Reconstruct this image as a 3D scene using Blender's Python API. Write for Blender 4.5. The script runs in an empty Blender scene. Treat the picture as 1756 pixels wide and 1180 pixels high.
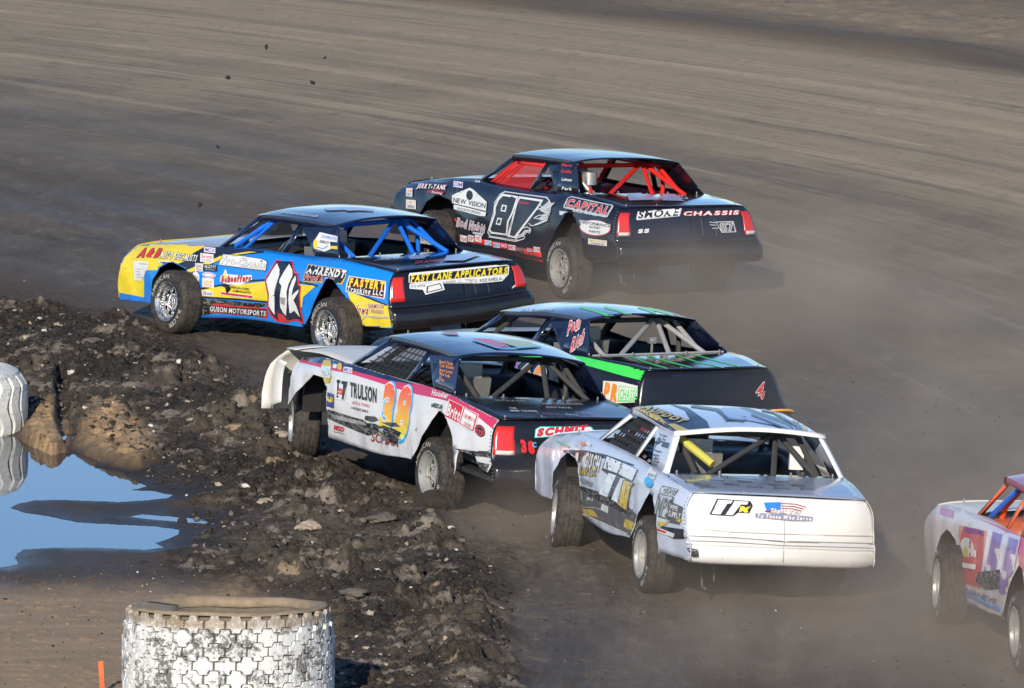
import bpy, bmesh, math, random
import numpy as np
from mathutils import Vector, Matrix, Euler
from mathutils.bvhtree import BVHTree
R = math.radians
SC = bpy.context.scene
COL = SC.collection
random.seed(7)

# ---------------------------------------------------------------- camera, sky, sun, exposure
CAM_H, CAM_P, CAM_F = 12.2819, 0.126415, 16286.44      # height (m), downward pitch, focal length in photo pixels
PW, PH = 1756, 1180
cam = bpy.data.cameras.new('camera')
cam.sensor_width = 36.0
cam.lens = 36.0 * CAM_F / PW
cam.clip_start = 1.0
cam.clip_end = 3000.0
camo = bpy.data.objects.new('camera', cam)
COL.objects.link(camo)
camo.location = (0, 0, CAM_H)
camo.rotation_euler = (math.pi / 2 - CAM_P, 0, 0)
SC.camera = camo

SUN_EL, SUN_AZ = R(23), R(192)                          # azimuth clockwise from +Y
world = bpy.data.worlds.new("World")
SC.world = world
world.use_nodes = True
wn = world.node_tree
bg = wn.nodes['Background']
sky = wn.nodes.new('ShaderNodeTexSky')
sky.sky_type = 'NISHITA'
sky.sun_disc = False
sky.sun_elevation = SUN_EL
sky.sun_rotation = SUN_AZ
sky.air_density = 0.75
sky.dust_density = 0.1
sky.ozone_density = 4.0
wn.links.new(sky.outputs[0], bg.inputs[0])
bg.inputs[1].default_value = 0.14
sun = bpy.data.lights.new('sun', 'SUN')
sun.energy = 4.6
sun.angle = R(0.5)
sun.color = (1.0, 0.91, 0.77)
suno = bpy.data.objects.new('sun', sun)
COL.objects.link(suno)
sd = Vector((math.sin(SUN_AZ) * math.cos(SUN_EL), math.cos(SUN_AZ) * math.cos(SUN_EL), math.sin(SUN_EL)))
suno.rotation_euler = sd.to_track_quat('Z', 'Y').to_euler()
suno.location = sd * 60
SC.view_settings.view_transform = 'Standard'
SC.view_settings.look = 'None'
SC.view_settings.gamma = 1.0
SC.view_settings.use_curve_mapping = False
SC.view_settings.exposure = 0.15
SC.cycles.volume_step_rate = 2.0
SC.cycles.max_bounces = 8
SC.cycles.volume_bounces = 1
SC.cycles.transparent_max_bounces = 16

# ---------------------------------------------------------------- small helpers
def unproj(u, v, z=0.0):
    """a point of the photograph (pixels) as the place on the level z it shows"""
    d = Vector((u - PW / 2, CAM_F * math.cos(CAM_P) + (PH / 2 - v) * math.sin(CAM_P),
                -CAM_F * math.sin(CAM_P) + (PH / 2 - v) * math.cos(CAM_P)))
    t = (z - CAM_H) / d.z
    return Vector((0, 0, CAM_H)) + d * t

def ray(u, v):
    return Vector((u - PW / 2, CAM_F * math.cos(CAM_P) + (PH / 2 - v) * math.sin(CAM_P),
                   -CAM_F * math.sin(CAM_P) + (PH / 2 - v) * math.cos(CAM_P))).normalized()

def srgb(r, g, b):
    f = lambda c: (c / 255) / 12.92 if c / 255 <= 0.04045 else ((c / 255 + 0.055) / 1.055) ** 2.4
    return (f(r), f(g), f(b), 1.0)

class NT:
    """short hand for node trees"""
    def __init__(s, mat):
        mat.use_nodes = True
        s.t = mat.node_tree
        s.p = s.t.nodes.get('Principled BSDF')
        s.out = s.t.nodes.get('Material Output')
    def n(s, kind, ins=None, **props):
        nd = s.t.nodes.new('ShaderNode' + kind)
        for k, v in props.items():
            setattr(nd, k, v)
        for k, v in (ins or {}).items():
            s.set(nd.inputs[k], v)
        return nd
    def set(s, sock, v):
        if isinstance(v, bpy.types.NodeSocket):
            s.t.links.new(v, sock)
        else:
            sock.default_value = v
    def math(s, op, a, b=0.0, c=0.0, clamp=False):
        nd = s.n('Math', operation=op, use_clamp=clamp)
        s.set(nd.inputs[0], a); s.set(nd.inputs[1], b); s.set(nd.inputs[2], c)
        return nd.outputs[0]
    def mix(s, f, a, b):
        nd = s.n('Mix', data_type='RGBA')
        s.set(nd.inputs['Factor'], f); s.set(nd.inputs[6], a); s.set(nd.inputs[7], b)
        return nd.outputs[2]
    def noise(s, vec, scale, detail=4, rough=0.55, dist=0.0, dims='3D'):
        nd = s.n('TexNoise', {'Scale': scale, 'Detail': detail, 'Roughness': rough, 'Distortion': dist}, noise_dimensions=dims)
        if vec is not None: s.set(nd.inputs['Vector'], vec)
        return nd.outputs['Fac']
    def ramp(s, f, lo, hi, a=0.0, b=1.0):
        nd = s.n('MapRange', {'From Min': lo, 'From Max': hi, 'To Min': a, 'To Max': b}, interpolation_type='SMOOTHSTEP')
        s.set(nd.inputs['Value'], f)
        return nd.outputs[0]
    def bump(s, h, strength=0.5, dist=0.01, normal=None):
        nd = s.n('Bump', {'Strength': strength, 'Distance': dist})
        s.set(nd.inputs['Height'], h)
        if normal is not None: s.set(nd.inputs['Normal'], normal)
        return nd.outputs[0]
    def obj(s):
        return s.n('TexCoord').outputs['Object']

MATS = {}
def paint(name, col, rough=0.28, metal=0.0, coat=0.5, dirt=0.5, spec=0.5, dirtcol=(0.15, 0.12, 0.095, 1), scuff=0.0):
    """painted sheet metal with dust and mud that gathers low on the car (object space = car space)"""
    if name in MATS: return MATS[name]
    m = bpy.data.materials.new(name); MATS[name] = m
    N = NT(m); oc = N.obj()
    z = N.n('SeparateXYZ', {0: oc}).outputs[2]
    low = N.ramp(z, 0.9, 0.3, 0.0, 0.34)
    n1 = N.noise(oc, 3.2, 6, 0.65)
    n2 = N.noise(oc, 38.0, 3, 0.6)
    f = N.math('ADD', N.math('ADD', n1, N.math('MULTIPLY', N.math('SUBTRACT', n2, 0.5), 0.55)), low)
    f = N.ramp(f, 0.66, 1.12, 0.0, 0.85)
    f = N.math('MULTIPLY', f, dirt)
    sp = N.n('TexVoronoi', {'Scale': 26.0, 'Randomness': 1.0}); N.set(sp.inputs['Vector'], oc)
    spk = N.math('MULTIPLY', N.ramp(sp.outputs['Distance'], 0.13, 0.06), N.ramp(n1, 0.45, 0.62))
    f = N.math('MAXIMUM', f, N.math('MULTIPLY', spk, dirt))
    c = N.mix(f, col, dirtcol)
    if scuff:
        sx = N.n('Mapping', {'Scale': (4, 4, 60)}); N.set(sx.inputs[0], oc)
        sc_ = N.ramp(N.noise(sx.outputs[0], 2.2, 5, 0.7), 0.62, 0.72)
        c = N.mix(N.math('MULTIPLY', sc_, scuff), c, (0.10, 0.09, 0.08, 1))
    N.set(N.p.inputs['Base Color'], c)
    N.set(N.p.inputs['Roughness'], N.math('ADD', N.math('MULTIPLY', f, 0.55), rough, clamp=True))
    N.p.inputs['Metallic'].default_value = metal
    N.p.inputs['Coat Weight'].default_value = coat
    N.p.inputs['Coat Roughness'].default_value = 0.12
    N.p.inputs['Specular IOR Level'].default_value = spec
    wv = N.noise(oc, 2.4, 2, 0.5)
    N.set(N.p.inputs['Normal'], N.bump(N.math('ADD', wv, N.math('MULTIPLY', f, 0.06)), 0.22, 0.05))
    return m

def vinyl(col, dirt=0.45):
    k = 'vinyl_%d_%d_%d' % tuple(int(c * 999) for c in col[:3])
    return paint(k, col, 0.34, 0, 0.25, dirt)

def plain(name, col, rough=0.6, metal=0.0, noise_amt=0.25, nscale=20.0, bump=0.0):
    if name in MATS: return MATS[name]
    m = bpy.data.materials.new(name); MATS[name] = m
    N = NT(m); oc = N.obj()
    n1 = N.noise(oc, nscale, 4, 0.6)
    d = tuple(c * (1 - noise_amt) for c in col[:3]) + (1,)
    l = tuple(min(1, c * (1 + noise_amt)) for c in col[:3]) + (1,)
    N.set(N.p.inputs['Base Color'], N.mix(n1, d, l))
    N.p.inputs['Roughness'].default_value = rough
    N.p.inputs['Metallic'].default_value = metal
    if bump: N.set(N.p.inputs['Normal'], N.bump(n1, bump, 0.01))
    return m

def mesh_obj(name, verts, faces, mats, fmat=None, parent=None, smooth=False, solid=0.0, autosmooth=None, link=True):
    me = bpy.data.meshes.new(name)
    me.from_pydata([tuple(v) for v in verts], [], [tuple(f) for f in faces])
    for m in (mats if isinstance(mats, (list, tuple)) else [mats]):
        me.materials.append(m)
    if fmat is not None:
        me.polygons.foreach_set('material_index', np.array(fmat, dtype=np.int32))
    if smooth:
        me.polygons.foreach_set('use_smooth', np.ones(len(me.polygons), dtype=bool))
    me.update()
    if autosmooth is not None:
        me.set_sharp_from_angle(angle=R(autosmooth))
    o = bpy.data.objects.new(name, me)
    if link: COL.objects.link(o)
    if parent is not None: o.parent = parent
    if solid:
        md = o.modifiers.new('thickness', 'SOLIDIFY'); md.thickness = solid; md.offset = 0.0
    return o

class MB:
    def __init__(s): s.v = []; s.f = []; s.m = []
    def add(s, vs, fs, mi=0):
        b = len(s.v); s.v += [Vector(v) for v in vs]; s.f += [tuple(b + i for i in f) for f in fs]; s.m += [mi] * len(fs)
    def box(s, c, d, rot=None, mi=0):
        hx, hy, hz = d[0] / 2, d[1] / 2, d[2] / 2
        vs = [Vector((x, y, z)) for x in (-hx, hx) for y in (-hy, hy) for z in (-hz, hz)]
        if rot is not None: vs = [rot @ v for v in vs]
        c = Vector(c); s.add([c + v for v in vs], [(0, 1, 3, 2), (4, 6, 7, 5), (0, 4, 5, 1), (2, 3, 7, 6), (0, 2, 6, 4), (1, 5, 7, 3)], mi)
    def tube(s, pts, r, n=8, mi=0, r2=None, caps=True):
        pts = [Vector(p) for p in pts]; rings = []
        for i, p in enumerate(pts):
            d = (pts[min(i + 1, len(pts) - 1)] - pts[max(i - 1, 0)]).normalized()
            a = d.cross(Vector((0, 0, 1)));
            if a.length < 0.05: a = d.cross(Vector((1, 0, 0)))
            a.normalize(); b = d.cross(a)
            rr = r if r2 is None else r + (r2 - r) * i / (len(pts) - 1)
            rings.append([p + (a * math.cos(2 * math.pi * k / n) + b * math.sin(2 * math.pi * k / n)) * rr for k in range(n)])
        vs = [v for ring in rings for v in ring]; fs = []
        for i in range(len(pts) - 1):
            for k in range(n):
                fs.append((i * n + k, i * n + (k + 1) % n, (i + 1) * n + (k + 1) % n, (i + 1) * n + k))
        if caps: fs += [tuple(range(n))[::-1], tuple((len(pts) - 1) * n + k for k in range(n))]
        s.add(vs, fs, mi)
    def grid(s, f, nu, nv, mi=0):
        vs = [f(i / nu, j / nv) for j in range(nv + 1) for i in range(nu + 1)]
        fs = [(j * (nu + 1) + i, j * (nu + 1) + i + 1, (j + 1) * (nu + 1) + i + 1, (j + 1) * (nu + 1) + i) for j in range(nv) for i in range(nu)]
        s.add(vs, fs, mi)
    def lathe_y(s, prof, n=48, mi=0, closed=False):
        """profile [(y, r)] turned about the Y axis"""
        vs = [(r * math.cos(2 * math.pi * k / n), y, r * math.sin(2 * math.pi * k / n)) for (y, r) in prof for k in range(n)]
        m = len(prof); fs = []
        for i in range(m - 1 + (1 if closed else 0)):
            j = (i + 1) % m
            for k in range(n):
                fs.append((i * n + k, i * n + (k + 1) % n, j * n + (k + 1) % n, j * n + k))
        s.add(vs, fs, mi)
    def prism(s, poly, h0, h1, mi=0, axis=2):
        n = len(poly)
        def P(x, y, h): return (x, y, h) if axis == 2 else ((x, h, y) if axis == 1 else (h, x, y))
        vs = [P(x, y, h0) for x, y in poly] + [P(x, y, h1) for x, y in poly]
        s.add(vs, [tuple(range(n))[::-1], tuple(range(n, 2 * n))] + [(i, (i + 1) % n, n + (i + 1) % n, n + i) for i in range(n)], mi)
    def build(s, name, mats, parent=None, smooth=False, solid=0, autosmooth=None, xf=None):
        vs = [xf(v) for v in s.v] if xf else s.v
        return mesh_obj(name, vs, s.f, mats, s.m, parent, smooth or autosmooth is not None, solid, autosmooth)

def tag(o, label=None, cat=None, group=None, kind=None):
    if label: o['label'] = label
    if cat: o['category'] = cat
    if group: o['group'] = group
    if kind: o['kind'] = kind
    return o

def empty(name, mat):
    o = bpy.data.objects.new(name, None); COL.objects.link(o); o.matrix_world = mat; o.empty_display_size = 0.2
    return o

# ---------------------------------------------------------------- numpy noise
def _h(ix, iy, seed):
    n = (ix.astype(np.int64) * 374761393 + iy.astype(np.int64) * 668265263 + seed * 1442695041) & 0xffffffff
    n = ((n ^ (n >> 13)) * 1274126177) & 0xffffffff
    n = (n ^ (n >> 16)) & 0xffffffff
    return n / 4294967295.0
def vnoise(x, y, seed=0):
    ix, iy = np.floor(x), np.floor(y); fx, fy = x - ix, y - iy
    ux, uy = fx * fx * (3 - 2 * fx), fy * fy * (3 - 2 * fy)
    a = _h(ix, iy, seed); b = _h(ix + 1, iy, seed); c = _h(ix, iy + 1, seed); d = _h(ix + 1, iy + 1, seed)
    return ((a + (b - a) * ux) + ((c + (d - c) * ux) - (a + (b - a) * ux)) * uy) * 2 - 1
def fbm(x, y, seed=0, oct=4, gain=0.5):
    s = 0; a = 1.0; t = 0
    for o in range(oct):
        s = s + a * vnoise(x * 2 ** o + o * 17.3, y * 2 ** o - o * 9.1, seed + o); t += a; a *= gain
    return s / t
def domes(x, y, cell, seed, fill=0.75):
    """lumps: distance to scattered centres, turned into rounded clods of differing size"""
    X, Y = x / cell, y / cell; ix, iy = np.floor(X), np.floor(Y); best = np.zeros_like(X)
    for dx in (-1, 0, 1):
        for dy in (-1, 0, 1):
            cx, cy = ix + dx, iy + dy
            px = cx + 0.5 + (_h(cx, cy, seed) - 0.5) * 0.9; py = cy + 0.5 + (_h(cx, cy, seed + 5) - 0.5) * 0.9
            rr = 0.25 + 0.5 * _h(cx, cy, seed + 9); on = _h(cx, cy, seed + 13) < fill
            d2 = ((X - px) ** 2 + (Y - py) ** 2) / (rr * rr)
            best = np.maximum(best, np.where(on & (d2 < 1), rr * np.sqrt(np.maximum(0, 1 - d2)), 0))
    return best * cell
def sdf(x, y, poly):
    """signed distance to a polygon, positive inside"""
    P = np.array(poly); d = np.full(x.shape, 1e9); ins = np.zeros(x.shape, bool)
    for i in range(len(P)):
        a, b = P[i], P[(i + 1) % len(P)]; e = b - a
        t = np.clip(((x - a[0]) * e[0] + (y - a[1]) * e[1]) / max(e @ e, 1e-12), 0, 1)
        d = np.minimum(d, (x - a[0] - t * e[0]) ** 2 + (y - a[1] - t * e[1]) ** 2)
        c = (a[1] > y) != (b[1] > y)
        ins ^= c & (x < (b[0] - a[0]) * (y - a[1]) / (b[1] - a[1] + 1e-12) + a[0])
    d = np.sqrt(d)
    return np.where(ins, d, -d)
def sst(v, a, b):
    t = np.clip((v - a) / (b - a), 0, 1); return t * t * (3 - 2 * t)
# ---------------------------------------------------------------- the ground
TCX, TCY = -66.0, 79.0                                   # centre of the turn
WZ = -0.07                                               # level of the standing water
def wp(pts, z=0.0, fr=None):
    if fr: pts = [(fr[0] + x / fr[2], fr[1] + y / fr[2]) for x, y in pts]
    return [tuple(unproj(u, v, z)[:2]) for u, v in pts]
FZ = (0, 600, 2.95)
POOL = wp([(-420, 400), (60, 440), (120, 465), (180, 500), (260, 535), (320, 520), (440, 538), (520, 563), (470, 580), (480, 600), (560, 600), (640, 640),
           (740, 690), (700, 703), (650, 710), (770, 714), (880, 735), (850, 750), (740, 762), (600, 770), (300, 760), (180, 762), (100, 780), (55, 800),
           (120, 822), (250, 842), (400, 870), (650, 885), (780, 890), (905, 910), (895, 935), (820, 965), (785, 978), (820, 1000), (740, 1012),
           (560, 1003), (300, 1000), (110, 1010), (65, 1050), (90, 1085), (0, 1100), (-420, 1130)], WZ, FZ)
POOL2 = wp([(320, 445), (345, 425), (380, 420), (412, 440), (432, 462), (400, 472), (375, 474), (340, 458)], WZ, FZ)
POOL3 = wp([(635, 845), (720, 830), (900, 845), (1040, 858), (1105, 880), (1080, 886), (960, 876), (760, 860)], WZ, FZ)
ROUGH = wp([(-700, 500), (-100, 505), (20, 512), (130, 530), (250, 565), (330, 600), (440, 650), (500, 720), (600, 800), (700, 850), (830, 960), (880, 1040),
            (870, 1130), (900, 1300), (560, 1300), (575, 1080), (545, 1030), (420, 1000), (330, 975), (330, 900), (330, 850), (240, 800), (150, 740), (100, 715), (0, 720), (-300, 700), (-700, 700)])
BERM = wp([(720, 850), (780, 890), (830, 960), (865, 1040), (850, 1120), (860, 1300), (700, 1300), (740, 1130), (760, 1050), (700, 960), (680, 890)])
SAND1 = wp([(40, 735), (60, 700), (85, 690), (110, 715), (115, 755), (90, 775), (50, 765)])
SAND2 = wp([(130, 745), (165, 700), (200, 690), (240, 725), (285, 775), (240, 795), (170, 780), (135, 760)])
SANDF = wp([(-300, 985), (100, 1000), (330, 1000), (420, 1010), (560, 1050), (570, 1300), (-300, 1300)])
CUT = wp([(95, 640), (118, 645), (120, 720), (112, 760), (95, 735)])

def height(x, y, fine=True):
    r = np.hypot(x - TCX, y - TCY); th = np.arctan2(y - TCY, x - TCX) * 70.0
    wob = 0.12 * fbm(x * 2.2, y * 0.9, 3, 3) + 0.03 * fbm(x * 11, y * 5, 8, 2)
    sp = np.maximum(np.maximum(sdf(x, y, POOL), sdf(x, y, POOL2)), sdf(x, y, POOL3)) + wob * 0.35
    rg = sst(sdf(x, y, ROUGH) + wob * 3.2 + 0.10 * fbm(x * 5, y * 3, 6, 3), -0.35, 0.35)
    bm = sst(sdf(x, y, BERM) + wob, -0.30, 0.25)
    s1 = sst(sdf(x, y, SAND1) + wob * 0.6, -0.10, 0.13); s2 = sst(sdf(x, y, SAND2) + wob * 0.8, -0.12, 0.25)
    sf = sst(sdf(x, y, SANDF) + wob * 3, -0.6, 0.9)
    cut = sst(sdf(x, y, CUT) + wob * 0.4, -0.03, 0.06)
    infield = sst(-(r - 65.8 - wob * 2), -0.5, 1.6)
    track = 1 - np.maximum(rg, infield)
    z = -0.02 * infield
    # running ruts that follow the turn
    z = z + track * (0.010 * fbm(r * 1.6, th * 0.07, 21, 3) + 0.006 * fbm(r * 7.0, th * 0.25, 25, 3))
    edge = sst(r, 65.5, 67.0) * (1 - sst(r, 68.0, 70.5))
    z = z + track * edge * (0.10 * np.maximum(0, fbm(r * 1.5, th * 0.30, 31, 4)) + 0.035 * fbm(x * 2.6, th * 0.8, 37, 4))
    z = z + track * 0.004 * fbm(x * 9, y * 5, 39, 3)
    # churned dirt
    lump = 0.075 * fbm(x * 1.1, y * 0.8, 41, 3) + 0.05 * np.abs(fbm(x * 2.6, y * 1.7, 47, 3))
    z = z + rg * (0.045 + lump) + bm * (0.07 + 0.05 * fbm(x * 1.9, y * 1.1, 53, 3))
    if fine:
        wx = x + 0.05 * vnoise(x * 13, y * 13, 201) + 0.02 * vnoise(x * 37, y * 37, 203); wy = y + 0.06 * vnoise(x * 12, y * 12, 205) + 0.02 * vnoise(x * 35, y * 35, 207)
        cl = domes(wx, wy, 0.26, 61, 0.30) * 0.7 + domes(wx + 3.3, wy, 0.11, 67, 0.55) * 0.7 + domes(wx, wy + 1.7, 0.055, 71, 0.7) * 0.75
        patch = sst(fbm(x * 1.5, y * 0.9, 73, 2), -0.45, 0.35)
        z = z + rg * cl * (0.35 + 0.75 * patch)
        z = z + rg * (0.020 * fbm(x * 9, y * 7, 79, 3) + 0.011 * vnoise(x * 45, y * 24, 81))
        lo = (1 - rg) * infield
        z = z + lo * (0.006 * fbm(x * 6, y * 4, 83, 3) + 0.25 * domes(x, y, 0.07, 85, 0.16))
        sc_ = sst(r, 64.5, 66) * (1 - sst(r, 66.5, 69.5)) * (1 - rg)
        z = z + sc_ * (0.30 * domes(x + 0.03 * vnoise(x * 21, y * 21, 215), y + 0.04 * vnoise(x * 19, y * 17, 217), 0.07, 89, 0.22) + 0.007 * fbm(x * 12, y * 7, 90, 3))
    # sandy heaps beside the water
    z = z * (1 - 0.75 * np.maximum(s1, s2))
    for s_, hgt, sd_ in ((s1, 0.10, 91), (s2, 0.075, 95)):
        z = z + s_ * (hgt * (0.75 + 0.5 * fbm(x * 3, y * 1.2, sd_, 3)))
        if fine: z = z + s_ * (0.8 * domes(x + .03 * vnoise(x * 25, y * 25, 221), y + .03 * vnoise(x * 23, y * 23, 222), 0.10, sd_ + 2, 0.6) + 0.03 * fbm(x * 14, y * 8, sd_ + 5, 3))
    z = z - cut * 0.16
    # basin of the puddle
    k = sst(sp, -0.75, 0.05)
    damp = 1 - sst(sp, -1.1, 0.0) * (1 - 0.85 * sst(np.maximum(s1, s2), 0.0, 0.5))
    shore = WZ - sp * 0.075
    z = np.where(sp > -1.4, z * damp + shore * (1 - damp), z)
    z = np.where(sp > 0, np.minimum(z, WZ - np.minimum(sp * 0.09 + 0.004, 0.16)), np.maximum(z, WZ + 0.003 + 0.02 * np.clip(-sp, 0, 0.4)))
    z = np.where((rg > 0.2) | (r > 64.2) | (sp > -3), z, np.maximum(z, WZ + 0.01))
    # outer edge of the track: rougher bank
    ob = sst(r + 0.8 * fbm(x * 0.4, y * 0.2, 101, 3), 86.3, 92.0)
    z = z + ob * 0.30 + ob * (0.07 * np.abs(fbm(x * 1.3, y * 0.9, 103, 4))) + 0.10 * sst(r, 85.9, 86.6) * (1 - sst(r, 86.8, 87.8)) * (0.7 + 0.6 * vnoise(th * 0.5, r * 0.7, 104))
    if fine: z = z + sst(r, 86.6, 88.5) * 0.35 * domes(x + .04 * vnoise(x * 9, y * 9, 211), y, 0.16, 107, 0.35)
    wet = sst(sp + 0.25 * fbm(x * 5, y * 2, 97, 3), -0.75, 0.0) * (1 - 0.8 * sst(np.maximum(s1, s2), 0.0, 0.4))
    return z, dict(rough=rg, sand=np.clip(np.maximum(s1, s2), 0, 1), flat=sf, wet=wet, infield=infield, outer=ob)

def axis(segs):
    out = []
    for a, b, st in segs:
        n = max(1, int(round((b - a) / st))); out += list(a + (b - a) * np.arange(n) / n)
    out.append(segs[-1][1]); return np.array(out)
xs = axis([(-400, -30, 40), (-30, -9, 1.0), (-9, -5.6, 0.10), (-5.6, 0.6, 0.017), (0.6, 2.0, 0.03), (2.0, 8.0, 0.07), (8, 20, 0.5), (20, 400, 40)])
ys = axis([(20, 70, 5.0), (70, 74, 0.15), (74, 88, 0.03), (88, 103, 0.045), (103, 125, 0.14), (125, 141, 0.10), (141, 170, 1.0), (170, 900, 60)])
GX, GY = np.meshgrid(xs, ys)
GZ, GA = height(GX, GY)
far = (np.abs(GX) > 22) | (GY > 165) | (GY < 68)
GZ = np.where(far, np.where(np.hypot(GX - TCX, GY - TCY) > 90, 0.55, np.where(np.hypot(GX - TCX, GY - TCY) < 60, -0.03, 0.0)), GZ)
def height_at(x, y):
    i = int(np.clip(np.searchsorted(xs, x) - 1, 0, len(xs) - 2)); j = int(np.clip(np.searchsorted(ys, y) - 1, 0, len(ys) - 2))
    tx = (x - xs[i]) / (xs[i + 1] - xs[i]); ty = (y - ys[j]) / (ys[j + 1] - ys[j])
    return float((GZ[j, i] * (1 - tx) + GZ[j, i + 1] * tx) * (1 - ty) + (GZ[j + 1, i] * (1 - tx) + GZ[j + 1, i + 1] * tx) * ty)
def grid_mesh(name, X, Y, Z, attrs, mat):
    ny, nx = X.shape
    me = bpy.data.meshes.new(name)
    me.vertices.add(nx * ny)
    me.vertices.foreach_set('co', np.stack([X, Y, Z], -1).astype(np.float32).ravel())
    j, i = np.meshgrid(np.arange(ny - 1), np.arange(nx - 1), indexing='ij')
    a = (j * nx + i).ravel(); q = np.stack([a, a + 1, a + nx + 1, a + nx], -1).astype(np.int32)
    me.loops.add(q.size); me.loops.foreach_set('vertex_index', q.ravel())
    me.polygons.add(len(q)); me.polygons.foreach_set('loop_start', (np.arange(len(q)) * 4).astype(np.int32))
    me.polygons.foreach_set('use_smooth', np.ones(len(q), bool))
    me.materials.append(mat)
    for k, v in attrs.items():
        at = me.attributes.new(k, 'FLOAT', 'POINT'); at.data.foreach_set('value', v.astype(np.float32).ravel())
    me.update(calc_edges=True); me.validate()
    o = bpy.data.objects.new(name, me); COL.objects.link(o)
    return o

gm = bpy.data.materials.new('dirt')
N = NT(gm)
oc = N.obj()
att = {k: N.n('Attribute', attribute_name=k).outputs['Fac'] for k in ('rough', 'sand', 'flat', 'wet', 'infield', 'outer')}
dv = N.n('VectorMath', {0: oc, 1: (TCX, TCY, 0)}, operation='SUBTRACT').outputs[0]
sx = N.n('SeparateXYZ', {0: dv})
rr = N.math('SQRT', N.math('ADD', N.math('MULTIPLY', sx.outputs[0], sx.outputs[0]), N.math('MULTIPLY', sx.outputs[1], sx.outputs[1])))
th = N.math('MULTIPLY', N.math('ARCTAN2', sx.outputs[1], sx.outputs[0]), 70.0)
def polar(a, b):
    return N.n('CombineXYZ', {0: N.math('MULTIPLY', rr, a), 1: N.math('MULTIPLY', th, b), 2: 0.0}).outputs[0]
st1 = N.noise(polar(0.9, 0.035), 1.0, 5, 0.6, 0.3)       # broad groove bands
st2 = N.noise(polar(5.0, 0.12), 1.0, 5, 0.65, 0.2)       # fine streaks
st3 = N.noise(polar(17.0, 0.6), 1.0, 4, 0.7, 0.0)
grain = N.noise(oc, 26.0, 5, 0.7)
big = N.noise(oc, 0.35, 4, 0.55)
# track colour: dry tan-grey, darker damp grey-brown towards the inside
dry = N.mix(st1, (0.305, 0.238, 0.152, 1), (0.440, 0.345, 0.222, 1))
damp = N.mix(st1, (0.072, 0.057, 0.044, 1), (0.155, 0.124, 0.092, 1))
rad = N.ramp(N.math('ADD', rr, N.math('MULTIPLY', N.math('SUBTRACT', big, 0.5), 14.0)), 68.0, 82.0)
tc = N.mix(rad, damp, dry)
brk = N.noise(oc, 1.3, 5, 0.7)
band = N.noise(polar(1.15, 0.045), 1.0, 3, 0.55, 0.25)
wide = N.math('MULTIPLY', N.ramp(N.math('ADD', band, N.math('MULTIPLY', N.math('SUBTRACT', brk, 0.5), 0.10)), 0.55, 0.63), N.ramp(rr, 70.0, 77.0))
band2 = N.noise(polar(3.1, 0.06), 1.0, 3, 0.6, 0.35)
wide2 = N.math('MULTIPLY', N.ramp(N.math('ADD', band2, N.math('MULTIPLY', N.math('SUBTRACT', brk, 0.5), 0.22)), 0.55, 0.66), N.ramp(rr, 69.0, 77.0))
tc = N.mix(N.math('MULTIPLY', wide, 0.30), tc, (0.60, 0.47, 0.31, 1))
tc = N.mix(N.math('MULTIPLY', wide2, 0.40), tc, (0.56, 0.44, 0.29, 1))
tc = N.mix(N.math('MULTIPLY', N.ramp(band, 0.43, 0.36), 0.35), tc, (0.14, 0.114, 0.09, 1))
line = N.ramp(N.math('ADD', st2, N.math('MULTIPLY', N.math('SUBTRACT', brk, 0.5), 0.25)), 0.56, 0.74)
lowr = N.ramp(rr, 67.5, 74.0, 0.25, 1.0)
tc = N.mix(N.math('MULTIPLY', N.math('MULTIPLY', line, 0.5), lowr), tc, (0.34, 0.28, 0.215, 1))
tc = N.mix(N.math('MULTIPLY', N.math('MULTIPLY', N.ramp(st2, 0.46, 0.32), 0.45), lowr), tc, (0.065, 0.054, 0.045, 1))
mot = N.noise(N.n('Mapping', {'Vector': oc, 'Scale': (1.0, 0.45, 1)}).outputs[0], 3.2, 6, 0.72, 0.3)
tc = N.mix(N.ramp(mot, 0.50, 0.72, 0.0, 0.42), tc, (0.30, 0.25, 0.195, 1))
tc = N.mix(N.ramp(mot, 0.48, 0.30, 0.0, 0.30), tc, (0.075, 0.061, 0.050, 1))
lot = N.math('MULTIPLY', N.ramp(rr, 70.5, 67.5), N.ramp(N.noise(polar(1.5, 0.3), 1.0, 4, 0.6, 0.5), 0.48, 0.60))
tc = N.mix(N.math('MULTIPLY', lot, 0.6), tc, (0.058, 0.044, 0.034, 1))
tc = N.mix(N.ramp(st3, 0.35, 0.75, 0.0, 0.35), tc, N.mix(grain, (0.05, 0.042, 0.036, 1), (0.26, 0.22, 0.18, 1)))
# churned dark dirt with paler dry crusts and tan lumps
n_a = N.noise(oc, 1.6, 5, 0.6); n_b = N.noise(oc, 7.0, 5, 0.7); n_c = N.noise(oc, 45.0, 3, 0.7)
rc = N.mix(N.ramp(N.math('ADD', n_b, N.math('MULTIPLY', N.math('SUBTRACT', n_c, 0.5), 0.8)), 0.30, 0.72), (0.008, 0.006, 0.005, 1), (0.058, 0.045, 0.034, 1))
rc = N.mix(N.ramp(big, 0.50, 0.62, 0.0, 0.6), rc, N.mix(n_b, (0.035, 0.028, 0.022, 1), (0.17, 0.138, 0.105, 1)))
rc = N.mix(N.math('MULTIPLY', N.ramp(N.math('ADD', n_a, N.math('MULTIPLY', n_b, 0.4)), 0.72, 0.9), 0.8), rc, (0.28, 0.235, 0.185, 1))
rc = N.mix(N.ramp(N.noise(oc, 2.9, 4, 0.6, 0.4), 0.64, 0.72, 0, 0.75), rc, (0.40, 0.29, 0.18, 1))
vo = N.n('TexVoronoi', {'Scale': 30.0}); N.set(vo.inputs['Vector'], oc)
rc = N.mix(N.math('MULTIPLY', N.ramp(vo.outputs['Distance'], 0.20, 0.10), N.ramp(n_c, 0.55, 0.6)), rc, (0.36, 0.30, 0.235, 1))
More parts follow.
